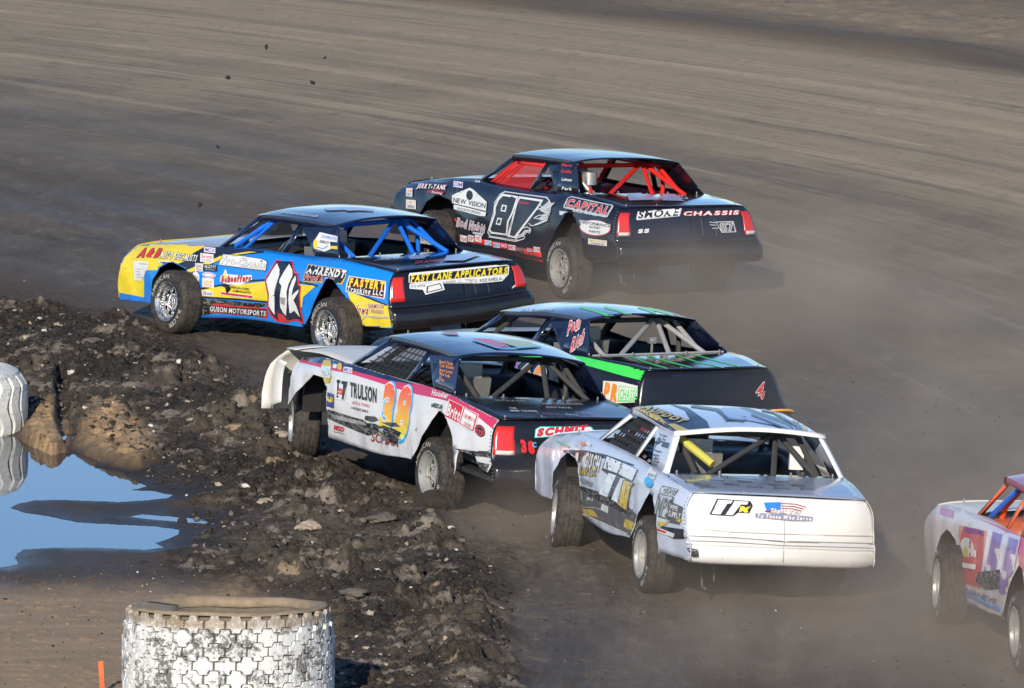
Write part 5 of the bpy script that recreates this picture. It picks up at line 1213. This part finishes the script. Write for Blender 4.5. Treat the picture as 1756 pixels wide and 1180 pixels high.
D('T', 'race_number', fI, [('P', NAVY, [(430, 60), (560, 60), (700, 110), (870, 165), (905, 235), (830, 225), (780, 195), (540, 120), (610, 160), (470, 160)]), ('P', LBL, [(450, 75), (540, 76), (640, 115), (850, 190), (880, 215), (800, 190), (560, 120), (520, 112), (570, 150), (480, 148), (400, 90)]),
    ('P', NAVY, [(100, 50), (220, 75), (340, 160), (365, 215), (270, 220), (330, 205), (300, 150), (200, 90)]), ('P', GOLD, [(780, 70), (905, 120), (1050, 245), (968, 240), (960, 190), (880, 130)]), ('P', NAVY, [(880, 150), (930, 185), (960, 238), (905, 236), (895, 190)]), ('L', NAVY, 16, [(220, 60), (420, 90), (470, 160)]), ('L', NAVY, 14, [(540, 58), (760, 105), (910, 190)]), ('L', NAVY, 12, [(400, 90), (480, 150), (575, 160)]), ('L', NAVY, 12, [(620, 120), (780, 185), (870, 222)])], 'large navy outlined number on the roof', base=.003)
D('R', 'race_number', fS, [('P', BK, [(385, 368), (665, 388), (650, 410), (685, 425), (655, 490), (560, 485), (520, 515), (450, 510), (400, 508), (322, 500), (390, 420), (372, 398)]), ('P', W_, [(396, 378), (518, 385), (503, 408), (472, 410), (414, 500), (342, 494), (418, 409), (386, 401)]),
    ('P', W_, [(532, 386), (650, 394), (634, 418), (584, 416), (516, 507), (456, 502), (530, 414), (520, 407)]), ('P', YEL, [(580, 430), (612, 432), (620, 445), (668, 430), (640, 458), (645, 484), (612, 484), (605, 470), (568, 482)])], 'black edged number 77k on the white tail')
D('R', 'decal', fS, [('P', BLU, [(775, 400), (920, 395), (915, 460), (800, 470)]), ('P', W_, [(920, 400), (1060, 408), (1140, 440), (1100, 475), (915, 470)]), ('L', DRED, 9, [(920, 408), (1040, 414), (1130, 440)]), ('L', DRED, 9, [(920, 428), (1030, 434), (1110, 455)]), ('L', DRED, 9, [(920, 448), (1020, 454), (1090, 470)]), ('L', DRED, 12, [(785, 472), (850, 480)]),
    ('P', (.22, .26, .40, 1), [(705, 488), (960, 495), (1185, 520), (1178, 555), (1010, 555), (705, 525)]), ('T', 'Thank You', [(DRED, .09), (W_, .05)], (825, 482), (1075, 492), (835, 450)), ('T', 'To Those Who Serve', [(DRED, .09), (W_, .05)], (715, 525), (1170, 552), (722, 494))], 'waving flag above a line of lettering')
for k_, (x_, y_) in enumerate(((160, 205), (470, 205), (600, 215), (120, 240), (330, 225), (560, 235), (860, 238), (200, 262), (450, 258), (640, 278), (820, 262), (1000, 270), (240, 278), (860, 290), (1080, 295))):
    D('D', 'lettering', fS, [('T', ('David', 'Randy', 'Sherman', 'Brian', 'Hunter', 'Duane', 'Tammy', 'Christine', 'Mike', 'Dusty', 'Nancy', 'Wade', 'Janice', 'Marvin', 'Joe')[k_], [(NAVY, .02)], (x_, y_), (x_ + 130, y_ + 6), (x_ - 6, y_ - 12))])
D('R', 'seam', fS, [('L', (.35, .34, .32, 1), 5, [(915, 330), (945, 480), (950, 680), (935, 895)]), ('L', (.25, .23, .2, 1), 5, [(160, 688), (500, 702), (950, 735), (1690, 752)]), ('L', (.25, .23, .2, 1), 4, [(170, 728), (500, 742), (950, 770), (1690, 790)]), ('L', (.5, .46, .40, 1), 7, [(200, 610), (500, 650), (950, 668), (1690, 680)]), ('P', SCR, [(120, 770), (235, 790), (240, 850), (190, 850)])], base=.008)

# ---- crimson and white car at the right edge
c = make_car('57', 'crimson and white stock car cut off by the right edge with orange windshield posts', dict(
    side=P57, side_r=PMAG, hood=P38N, deck=PMAG, tail=PMAG, bumper=PMAG, roof=paint('crimson_roof', (.36, .04, .09, 1), .25, 0, .5, .4), sail=PORG, post=PORG, apillar=PORG, nose=P38N,
    cage=PORG, rim=MALU, fl=(1606, 1003), rl=(1740, 1084), steer=R(-3), doorbar=PBLU, rocker=paint('pale_blue_rocker', (.10, .26, .52, 1), .4, 0, .2, .5), inner=paint('orange_interior_sheet', (.40, .08, .03, 1), .5, 0, 0, .4)))
C57 = c; D = c.decal
D('L', 'paint_stripe', fR, [('P', PMAG, [(300, 140), (760, 320), (784, 345), (784, 620), (750, 620), (735, 360), (700, 320), (560, 250)]), ('P', (.50, .16, .32, 1), [(115, 92), (218, 120), (212, 185), (102, 150)]), ('P', (.6, .30, .20, 1), [(260, 240), (500, 290), (430, 760), (290, 700)]), ('P', (.55, .06, .08, 1), [(275, 330), (300, 250), (470, 290), (440, 750), (285, 700), (280, 500)]), ('E', (.62, .60, .55, 1), (330, 420), 55, 80, .2), ('E', (.55, .50, .15, 1), (320, 460), 26, 40)], 'orange, crimson and pink wrap graphics', base=.0022)
D('L', 'race_number', fR, [('P', (.66, .64, .66, 1), [(500, 280), (740, 340), (690, 820), (430, 720)]), ('T', '55', [((.60, .52, .60, 1), .12), ((.20, .10, .36, 1), .06)], (452, 700), (672, 780), (528, 315)), ('P', SCR, [(420, 620), (600, 600), (600, 760), (480, 760), (400, 700)])], 'purple number on the door', base=.004)
D('L', 'lettering', fR, [('T', 'HANEVE', [((.20, .16, .34, 1), .02)], (316, 785), (562, 880), (330, 745)), ('T', 'CHASSIS PRO', [(PUR, .02)], (300, 290), (460, 330), (310, 250)), ('T', 'PUB', [(W_, .05)], (345, 480), (410, 500), (350, 430)), ('P', W_, [(285, 540), (410, 560), (405, 600), (288, 580)])], base=.006)

# ---- driver seen behind the net of the white car
def driver(c, suit, helm, gl, label):
    t = empty('person', c.M); tag(t, label, 'person')
    me = bpy.data.meshes.new('body')
    J = [((.90, .30, .68), .17), ((.80, .30, .90), .18), ((.76, .30, 1.02), .17), ((.78, .30, 1.10), .07), ((.80, .30, 1.16), .08),
         ((.80, .50, 1.02), .075), ((1.02, .56, .86), .058), ((1.30, .46, .97), .045), ((.80, .10, 1.02), .075), ((1.02, .06, .86), .058), ((1.30, .16, .97), .045),
         ((1.30, .40, .66), .09), ((1.68, .40, .66), .065), ((1.30, .20, .66), .09), ((1.68, .20, .66), .065)]
    E_ = [(0, 1), (1, 2), (2, 3), (3, 4), (2, 5), (5, 6), (6, 7), (2, 8), (8, 9), (9, 10), (0, 11), (11, 12), (0, 13), (13, 14)]
    me.from_pydata([j[0] for j in J], E_, []); me.materials.append(suit)
    o = bpy.data.objects.new('body', me); COL.objects.link(o); o.parent = t
    md = o.modifiers.new('skin', 'SKIN'); lay = me.skin_vertices[0].data if me.skin_vertices else None
    if lay is None:
        bm = bmesh.new(); bm.from_mesh(me); bm.verts.layers.skin.verify(); bm.to_mesh(me); bm.free(); lay = me.skin_vertices[0].data
    for i, (p, r) in enumerate(J): lay[i].radius = (r, r); lay[i].use_root = (i == 0)
    o.modifiers.new('sub', 'SUBSURF').levels = 1; o.modifiers['sub'].render_levels = 1
    m = MB(); prof = [(-.14, .0), (-.135, .06), (-.10, .10), (0, .135), (.08, .13), (.135, .085), (.155, .0)]
    vs = [(.83 + rr * 1.12 * math.cos(2 * math.pi * k / 20), .30 + rr * math.sin(2 * math.pi * k / 20), 1.16 + z) for z, rr in prof for k in range(20)]
    m.add(vs, [(i * 20 + k, i * 20 + (k + 1) % 20, (i + 1) * 20 + (k + 1) % 20, (i + 1) * 20 + k) for i in range(6) for k in range(20)])
    m.build('helmet', helm, t, autosmooth=60)
    m = MB(); m.grid(lambda u, v: (.83 + .157 * math.cos(lerp(-1.0, 1.0, u)), .30 + .143 * math.sin(lerp(-1.0, 1.0, u)), lerp(1.135, 1.205, v)), 10, 2)
    m.build('visor', MBLACK, t, smooth=True, solid=.004)
    for yy in (.47, .14):
        m = MB(); m.tube([(1.27, yy, .96), (1.38, yy, .97), (1.42, yy, .99)], .048, 8); 
        for k in range(4): m.tube([(1.42, yy - .03 + k * .02, .99), (1.49, yy - .03 + k * .02, 1.0), (1.51, yy - .03 + k * .02, .97), (1.48, yy - .03 + k * .02, .95)], .0105, 5)
        m.tube([(1.38, yy - .02, .98), (1.44, yy - .055 * (1 if yy > .3 else -1), 1.01)], .012, 5)
        m.build('glove', gl, t, smooth=True)
    return t
driver(C77, plain('blue_driving_suit', (.02, .20, .55), .8), plain('dark_helmet', (.05, .05, .06), .3), plain('light_blue_glove', (.05, .38, .75), .7), 'driver in bright blue suit behind the window net of the white car')
driver(C87, plain('black_driving_suit', (.03, .03, .035), .8), plain('grey_helmet', (.35, .35, .33), .3), plain('black_glove', (.03, .03, .03), .7), 'driver in black suit behind the red mesh of the black car')
# ---------------------------------------------------------------- white painted tyres, stake, stones, clods, dust
WT = bpy.data.materials.new('flaking_white_tyre_paint'); N = NT(WT); oc = N.obj()
_a = N.noise(oc, 5.0, 6, .72, .4); _b = N.noise(oc, 30.0, 5, .75)
_z = N.n('SeparateXYZ', {0: oc}).outputs[2]
flake = N.ramp(N.math('ADD', _a, N.math('MULTIPLY', _b, .75)), .86, 1.0)
wc = N.mix(N.noise(oc, 3.0, 3), (.74, .74, .72, 1), (.60, .60, .58, 1))
c0 = N.mix(flake, wc, N.mix(_b, (.05, .05, .05, 1), (.22, .21, .20, 1)))
mudm = N.ramp(N.math('ADD', _z, N.math('MULTIPLY', _a, .10)), .80, .86)
mudm2 = N.math('MULTIPLY', mudm, N.ramp(_b, .30, .48))
c0 = N.mix(N.math('MULTIPLY', mudm2, .8), c0, N.mix(_a, (.20, .15, .095, 1), (.36, .26, .16, 1)))
N.set(N.p.inputs['Base Color'], c0); N.p.inputs['Roughness'].default_value = .75
N.set(N.p.inputs['Normal'], N.bump(N.math('ADD', flake, _b), .5, .006))
GRV = plain('muddy_tyre_groove', (.15, .125, .095), .9, 0, .4, 14, .4)
TIN = plain('dusty_tyre_rubber', (.27, .205, .135), .95, 0, .55, 11, .8)
TC = unproj(391, 1039, .86)
def lathe_z(m, prof, n=64, mi=0, j=0.0):
    vs = []
    for i, (r, z) in enumerate(prof):
        for k in range(n):
            a = 2 * math.pi * k / n; q = j * math.sin(a * 3 + i * .4) + j * .6 * math.sin(a * 7 + 1)
            vs.append(((r + q) * math.cos(a), (r + q) * math.sin(a), z + q * .6))
    m.add(vs, [(i * n + k, i * n + (k + 1) % n, (i + 1) * n + (k + 1) % n, (i + 1) * n + k) for i in range(len(prof) - 1) for k in range(n)], mi)
t = empty('tractor_tyre', Matrix.Translation((TC.x, TC.y, -0.01)) @ Matrix.Rotation(R(-3.6), 4, 'X'))
tag(t, 'large white painted tyre lying flat in the foreground with interlocking tread blocks', 'tyre', 'white painted barrier tyres')
m = MB(); RT = .815
lathe_z(m, [(.60, .05), (.72, .0), (RT - .05, .03), (RT - .035, .10), (RT - .016, .25), (RT - .012, .42), (RT - .016, .60), (RT - .040, .76), (RT - .066, .825), (RT - .08, .852), (RT - .12, .860), (.70, .845), (.665, .82), (.66, .76), (.70, .66), (.745, .5), (.70, .3), (.60, .1)], 72, 0, .002)
m.build('carcass', GRV, t, smooth=True)
m = MB(); lathe_z(m, [(.655, .80), (.662, .835), (.69, .866), (.72, .872), (.75, .868), (.772, .852)], 96, 0, .010); 
m.build('sidewall', TIN, t, smooth=True, solid=.012)
m = MB(); m.grid(lambda u, v: ((.55 - .5 * u) * math.cos(lerp(2.2, 4.3, v)), (.55 - .5 * u) * math.sin(lerp(2.2, 4.3, v)), .80 - .10 * u + .05 * math.sin(v * 3)), 6, 8) if False else None
m.grid(lambda u, v: (lerp(-.69, -.40, u), lerp(-.30, .34, v) * (1 - .3 * u), .845 - .03 * u + .02 * v), 4, 4); m.build('torn_flap', TIN, t, smooth=True, solid=.03)
NB, ROWS = 30, 8
blk = [(-.46, -.20), (-.30, -.20), (-.22, -.30), (-.20, -.47), (.20, -.47), (.22, -.30), (.30, -.20), (.46, -.20), (.46, .22), (.30, .24), (.22, .34), (.18, .50), (-.18, .50), (-.22, .34), (-.30, .24), (-.46, .22)]
random.seed(11)
shapes = []
for v_ in range(4):
    pts = [(x + random.uniform(-.02, .02), y + random.uniform(-.025, .025)) for x, y in blk]
    n = len(pts); vs = []; W0, H0 = 2 * math.pi * RT / NB, .1135
    for lay_, (ins, rr_) in enumerate(((.995, -.014), (.995, .012), (.90, .022))):
        for x, y in pts:
            a = x * ins * W0 / RT; vs.append(((RT + rr_) * math.cos(a), (RT + rr_) * math.sin(a), y * ins * H0 * 1.28))
    vs.append((RT + .022, 0, 0))
    fs = [(l * n + i, l * n + (i + 1) % n, (l + 1) * n + (i + 1) % n, (l + 1) * n + i) for l in (0, 1) for i in range(n)] + [(2 * n + i, 2 * n + (i + 1) % n, 3 * n) for i in range(n)]
    me = bpy.data.meshes.new('tread_block'); me.from_pydata(vs, [], fs); me.materials.append(WT); me.update(); shapes.append(me)
for r_ in range(ROWS):
    z = .783 - r_ * .1065
    for k in range(NB):
        if math.sin((k + .5 * (r_ % 2)) * 2 * math.pi / NB) > .35 and r_ > 0: continue    # far side of the tyre: only its top row shows
        a = (k + .5 * (r_ % 2)) * 2 * math.pi / NB
        o = bpy.data.objects.new('tread_block', shapes[random.randrange(4)]); COL.objects.link(o); o.parent = t
        tt = abs((z - .41) / .41); s_ = 1.0 - .055 * tt ** 3.2
        o.matrix_local = Matrix.Translation((0, 0, z)) @ Matrix.Rotation(a + random.uniform(-.004, .004), 4, 'Z') @ Matrix.Diagonal((s_, s_, 1.0, 1.0))
# blocks share meshes, so their paint texture is read in the tyre's own space
WT2 = WT
N = NT(WT); geo = N.n('NewGeometry'); sub = N.n('VectorMath', {0: geo.outputs['Position'], 1: (TC.x, TC.y, 0)}, operation='SUBTRACT').outputs[0]
for l in list(N.t.links):
    if l.from_node.bl_idname == 'ShaderNodeTexCoord': ts = l.to_socket; N.t.links.remove(l); N.t.links.new(sub, ts)

# tyre standing in the water at the left edge
WT3 = bpy.data.materials.new('weathered_white_tyre_paint'); N = NT(WT3); oc = N.obj()
_b = N.noise(oc, 24.0, 5, .7); _z = N.n('SeparateXYZ', {0: oc}).outputs[2]
N.set(N.p.inputs['Base Color'], N.mix(N.ramp(N.math('ADD', _z, N.math('MULTIPLY', _b, .12)), .16, .06), N.mix(N.ramp(_b, .5, .75), (.66, .66, .63, 1), (.30, .28, .24, 1)), (.24, .18, .11, 1)))
N.p.inputs['Roughness'].default_value = .65; N.set(N.p.inputs['Normal'], N.bump(_b, .4, .006))
TL = unproj(40, 745, WZ); R2 = .72
t = empty('tractor_tyre', Matrix.Translation((TL.x - R2, TL.y + .35, WZ - .06)))
tag(t, 'white tyre with wavy upright lugs standing in the puddle at the left edge', 'tyre', 'white painted barrier tyres')
m = MB(); lathe_z(m, [(.40, .06), (.55, .0), (R2 - .06, .02), (R2 - .035, .12), (R2 - .03, .5), (R2 - .06, .60), (R2 - .16, .655), (.45, .665), (.38, .62), (.38, .3), (.40, .06)], 64); m.build('carcass', plain('dark_tyre_groove', (.10, .09, .08), .9, 0, .4, 10, .3), t, smooth=True)
m = MB(); lathe_z(m, [(R2 - .05, .60), (R2 - .075, .635), (R2 - .15, .668), (.47, .675)], 64, 0, .003); m.build('sidewall', WT3, t, smooth=True, solid=.01)
NB2 = 26; mes = []
for v_ in range(2):
    vs = []; n = 12; W0 = 2 * math.pi / NB2
    for side_ in (-1, 1):
        for i in range(n + 1):
            zz = i / n; w = .44 - .06 * abs(math.sin(zz * 9)); cx = .20 * math.sin(zz * 8.5 + v_ * .3)
            a = (cx + side_ * w) * W0; bul = .018 * math.sin(math.pi * min(1, zz * 1.05)) - .05 * max(0, zz - .85) / .15
            for rr_ in (-.03, .012):
                vs.append(((R2 + rr_ + bul) * math.cos(a), (R2 + rr_ + bul) * math.sin(a), .03 + zz * .58))
    ix = lambda s_, i, l: s_ * (n + 1) * 2 + i * 2 + l
    fs = []
    for i in range(n):
        fs += [(ix(0, i, 1), ix(1, i, 1), ix(1, i + 1, 1), ix(0, i + 1, 1)), (ix(0, i, 0), ix(0, i, 1), ix(0, i + 1, 1), ix(0, i + 1, 0)), (ix(1, i, 1), ix(1, i, 0), ix(1, i + 1, 0), ix(1, i + 1, 1))]
    fs += [(ix(0, 0, 0), ix(1, 0, 0), ix(1, 0, 1), ix(0, 0, 1)), (ix(0, n, 0), ix(0, n, 1), ix(1, n, 1), ix(1, n, 0))]
    me = bpy.data.meshes.new('tread_lug'); me.from_pydata(vs, [], fs); me.materials.append(WT3); me.update(); mes.append(me)
for k in range(NB2):
    a = k * 2 * math.pi / NB2
    if math.sin(a) > .5: continue
    o = bpy.data.objects.new('tread_lug', mes[k % 2]); COL.objects.link(o); o.parent = t; o.matrix_local = Matrix.Rotation(a, 4, 'Z')
    o.modifiers.new('round', 'BEVEL').width = .012

# marker stake
p = unproj(176, 1185, 0.0); zb = height_at(p.x, p.y)
m = MB(); hgt = .26 + .05
m.prism([(-.019, -.006), (.019, -.006), (.019, .006), (-.019, .006)], 0, hgt, 0); m.prism([(-.0195, -.0065), (.0195, -.0065), (.0195, .0065), (-.0195, .0065)], hgt - .12, hgt + .002, 1)
o = m.build('marker_stake', [plain('orange_stake_paint', (.72, .13, .04), .7, 0, .2, 30), plain('bright_orange_stake_paint', (.80, .16, .05), .6, 0, .15, 40)])
o.location = (p.x, p.y, zb - .05); o.rotation_euler = (R(2), R(-3), R(8)); tag(o, 'thin orange wooden stake beside the large foreground tyre', 'stake')

# stones and lumps one can point at
def rock_mesh(name, seed, mat, sub=2, flat=.6, amp=.28):
    bm = bmesh.new(); bmesh.ops.create_icosphere(bm, subdivisions=sub, radius=1.0)
    rnd = random.Random(seed); ph = [rnd.uniform(0, 6) for _ in range(6)]
    for v in bm.verts:
        d = v.co.normalized()
        k = 1 + amp * (math.sin(d.x * 3.1 + ph[0]) * math.sin(d.y * 2.7 + ph[1]) + .6 * math.sin(d.z * 5 + ph[2] + d.x * 4) + .45 * math.sin(d.y * 9 + ph[3]) * math.sin(d.x * 8 + ph[4])) + rnd.uniform(-.06, .06)
        v.co = Vector((d.x * k, d.y * k, d.z * k * flat))
    me = bpy.data.meshes.new(name); bm.to_mesh(me); bm.free(); me.materials.append(mat)
    return me
MPALE = plain('pale_clay', (.36, .29, .21), .95, 0, .35, 9, .6); MTAN = plain('tan_clay', (.30, .205, .12), .95, 0, .35, 9, .6)
MGR = plain('grey_dry_dirt', (.13, .108, .088), .95, 0, .35, 11, .6); MDK = plain('dark_moist_dirt', (.030, .023, .018), .95, 0, .45, 12, .7); MST = plain('white_pebble', (.55, .52, .47), .8, 0, .2, 30)
for u, v, wpx, hr, mat, lab, nm in (
    (365, 731, 44, .5, MPALE, 'x', 'r'),):
    pass
ROCKS = [(123, 645, 15, .6, MST, 'white stone above the small pool of water', 'stone'), (170, 690, 18, .7, MGR, 'round grey stone beside the tan heap', 'stone'),
         (230, 725, 9, .5, plain('brick_red', (.42, .13, .08), .9), 'small reddish brick fragment on the tan heap', 'brick_fragment'), (144, 701, 10, .5, MST, 'white pebble just above the tiny pool', 'stone'),
         (528, 880, 40, .55, MPALE, 'pale crumbly clay lump below the front wheel of the number 38 car', 'dirt_lump'), (455, 862, 26, .4, MPALE, 'flat pale clay lump to the left of the larger crumbly one', 'dirt_lump'),
         (408, 735, 38, .35, MTAN, 'tan clay lump left of the front wheel of the number 38 car', 'dirt_lump'), (355, 710, 62, .28, MPALE, 'long pale clay ridge below the torn bumper', 'dirt_lump'),
         (485, 755, 26, .45, MPALE, 'pale lump touching the front wheel of the number 38 car', 'dirt_lump'), (440, 682, 22, .6, MTAN, 'tan lump right under the torn white bumper end', 'dirt_lump'),
         (608, 1022, 44, .35, MGR, 'flat grey slab of dry dirt behind the large white tyre', 'dirt_lump'), (745, 870, 62, .75, MDK, 'dark clod pushed up by the rear wheel of the number 38 car', 'dirt_lump'),
         (655, 890, 50, .3, MGR, 'grey crusted lump left of the dark pushed up clod', 'dirt_lump'), (246, 965, 12, .7, MDK, 'dark lump on the spit between the pools', 'dirt_lump'),
         (313, 893, 17, .8, MDK, 'dark clod at the tip of the thin pool', 'dirt_lump'), (727, 1140, 40, .45, MGR, 'pale ridged lump near the bottom edge right of the tyre shadow', 'dirt_lump'),
         (300, 715, 36, .45, MGR, 'grey lump on the dark bank above the puddle', 'dirt_lump'), (95, 560, 26, .4, MPALE, 'pale lump at the top of the rough bank on the left', 'dirt_lump'), (160, 590, 30, .4, MGR, 'grey lump halfway along the rough bank on the left', 'dirt_lump')]
for i, (u, v, w, fl, mat, lab, nm) in enumerate(ROCKS):
    p = unproj(u, v, .05); zz = height_at(p.x, p.y); p = unproj(u, v, zz)
    r = w / 2 / (CAM_F / (p - Vector((0, 0, CAM_H))).length)
    o = bpy.data.objects.new(nm, rock_mesh(nm, i + 3, mat, 3, fl, .2)); COL.objects.link(o)
    o.scale = (r, r * 1.1, r); o.rotation_euler = (0, 0, i * 1.3); o.location = (p.x, p.y, height_at(p.x, p.y) + r * fl * .25)
    tag(o, lab, {'stone': 'stone', 'dirt_lump': 'dirt lump', 'brick_fragment': 'brick fragment'}[nm], 'loose stones and lumps beside the track')
# clods thrown up and still in the air
for i, (u, v, w, y, lab) in enumerate(((457, 80, 7, 98, 'airborne clod of dirt highest above the blue car'), (557, 99, 5, 98, 'small airborne clod right of the highest one'), (391, 133, 8, 98, 'airborne clod lower left of the highest one'),
                                       (536, 142, 8, 98, 'stretched airborne clod between the blue car and the track edge'), (374, 252, 6, 98, 'airborne clod straight above the windshield post of the blue car'), (343, 351, 9, 97, 'airborne clod just above the hood of the blue car'),
                                       (1040, 962, 6, 82, 'dark clod flying beside the front wheel of the white car'), (812, 905, 7, 83, 'dark clod flying behind the rear wheel of the number 38 car'), (880, 900, 5, 83, 'tiny clod flying left of the white car front wheel'))):
    d = ray(u, v); p = Vector((0, 0, CAM_H)) + d * (y / d.y); r = w / 2 / (CAM_F / y)
    o = bpy.data.objects.new('dirt_clod', rock_mesh('dirt_clod', 60 + i, MDK, 2, 1.0, .3)); COL.objects.link(o); o.location = p; o.scale = (r * .8, r, r * 1.3); o.rotation_euler = (i, i * .7, .4)
    tag(o, lab, 'dirt clod', 'clods of dirt in the air')

# scattered crumbs of dirt, too many to count
def scatter(name, n, region, sizes, mats, seed, label, embed=.3):
    rs = np.random.RandomState(seed); P = np.array(region); lo, hi = P.min(0), P.max(0); pts = []
    while len(pts) < n:
        q = lo + (hi - lo) * rs.rand(n * 3, 2); d = sdf(q[:, 0], q[:, 1], region)
        q = q[(d > 0) & (q[:, 0] > -6.5) & (q[:, 0] < 9)]; pts += [tuple(x) for x in q]
    pts = pts[:n]
    base = []
    for s_ in range(5):
        me = rock_mesh('tmp', seed * 10 + s_, MDK, 1, .75, .55); base.append((np.array([v.co[:] for v in me.vertices]), np.array([p.vertices[:] for p in me.polygons]))); bpy.data.meshes.remove(me)
    V = []; F = []; MI = []; off = 0
    for (x, y) in pts:
        bv, bf = base[rs.randint(5)]; s_ = sizes[0] * (sizes[1] / sizes[0]) ** (rs.rand() ** 2.2); a = rs.rand() * 6.28
        R_ = np.array([[math.cos(a), -math.sin(a), 0], [math.sin(a), math.cos(a), 0], [0, 0, 1]])
        z = height_at(x, y)
        V.append((bv * s_ * (.8 + .4 * rs.rand(3))) @ R_.T + np.array([x, y, z + s_ * embed])); F.append(bf + off); off += len(bv); MI += [rs.choice(len(mats), p=[m_[1] for m_ in mats])] * len(bf)
    V = np.concatenate(V); F = np.concatenate(F)
    me = bpy.data.meshes.new(name); me.vertices.add(len(V)); me.vertices.foreach_set('co', V.astype(np.float32).ravel())
    me.loops.add(F.size); me.loops.foreach_set('vertex_index', F.astype(np.int32).ravel()); me.polygons.add(len(F)); me.polygons.foreach_set('loop_start', (np.arange(len(F)) * 3).astype(np.int32))
    for m_ in mats: me.materials.append(m_[0])
    me.polygons.foreach_set('material_index', np.array(MI, dtype=np.int32)); me.update(calc_edges=True)
    o = bpy.data.objects.new(name, me); COL.objects.link(o); tag(o, label, kind='stuff'); return o
scatter('loose_dirt', 9000, ROUGH, (.007, .040), [(MDK, .80), (MGR, .145), (MPALE, .042), (MST, .013)], 3, 'crumbled clods of dark soil covering the inner bank')
INF = wp([(-300, 700), (330, 700), (420, 1000), (560, 1040), (560, 1240), (-300, 1240)])
TRK = wp([(0, 470), (400, 560), (900, 700), (1756, 600), (1756, 1240), (880, 1240), (860, 1000), (650, 820), (430, 640), (0, 500)])
scatter('gravel', 700, wp([(-200, 980), (330, 960), (420, 1000), (560, 1040), (560, 1240), (-200, 1240)]), (.004, .014), [(MDK, .4), (MGR, .4), (MPALE, .15), (MST, .05)], 5, 'small stones strewn on the sandy infield')
scatter('track_crumbs', 1000, TRK, (.004, .017), [(MDK, .62), (MGR, .36), (MST, .02)], 9, 'loose crumbs of dirt lying on the track')

# dust hanging in the air: closed volumes
def dust(loc, size, dens, seed, label, rotz=0.0, col=(.68, .58, .47)):
    bm = bmesh.new(); bmesh.ops.create_icosphere(bm, subdivisions=3, radius=1.0); me = bpy.data.meshes.new('dust_cloud'); bm.to_mesh(me); bm.free()
    o = bpy.data.objects.new('dust_cloud', me); COL.objects.link(o); o.location = loc; o.scale = size; o.rotation_euler = (0, 0, rotz)
    mt = bpy.data.materials.new('dust'); N = NT(mt); N.t.nodes.remove(N.p)
    oc = N.obj(); ln = N.n('VectorMath', {0: oc}, operation='LENGTH').outputs['Value']
    fall = N.ramp(ln, 1.0, .25)
    wv = N.n('VectorMath', {0: oc, 1: size}, operation='MULTIPLY').outputs[0]
    wv = N.n('VectorMath', {0: wv, 1: (seed * 3.7, seed, 0)}, operation='ADD').outputs[0]
    ns = N.ramp(N.noise(wv, .75, 4, .6, .5), .36, .68, .12, 1.0)
    v = N.n('VolumePrincipled', {'Color': col + (1,), 'Anisotropy': 0.1})
    N.set(v.inputs['Density'], N.math('MULTIPLY', N.math('MULTIPLY', fall, ns), dens)); N.t.links.new(v.outputs[0], N.out.inputs['Volume'])
    me.materials.append(mt); tag(o, label, kind='stuff'); return o
dust((2.6, 98.0, .25), (3.6, 5.8, 1.15), .30, 1, 'dust trailing low behind the black number 87 car')
dust((4.9, 85.0, .5), (3.7, 7.0, 1.8), .25, 2, 'tall dust drifting over the track to the right of the white car')
dust((3.0, 78.6, .30), (2.8, 2.8, 1.0), .34, 3, 'dust rolling below the rear bumper of the white car')
dust((.45, 82.6, .15), (1.4, 1.8, .75), .55, 4, 'dust and dirt spray at the rear wheel of the number 38 car')
dust((2.9, 75.6, .20), (2.9, 2.4, .8), .30, 6, 'thin dust hanging over the track in front of the white car bumper at the bottom')
dust((5.0, 74.0, .35), (3.0, 3.4, 1.3), .30, 5, 'dust around the crimson car at the right edge')
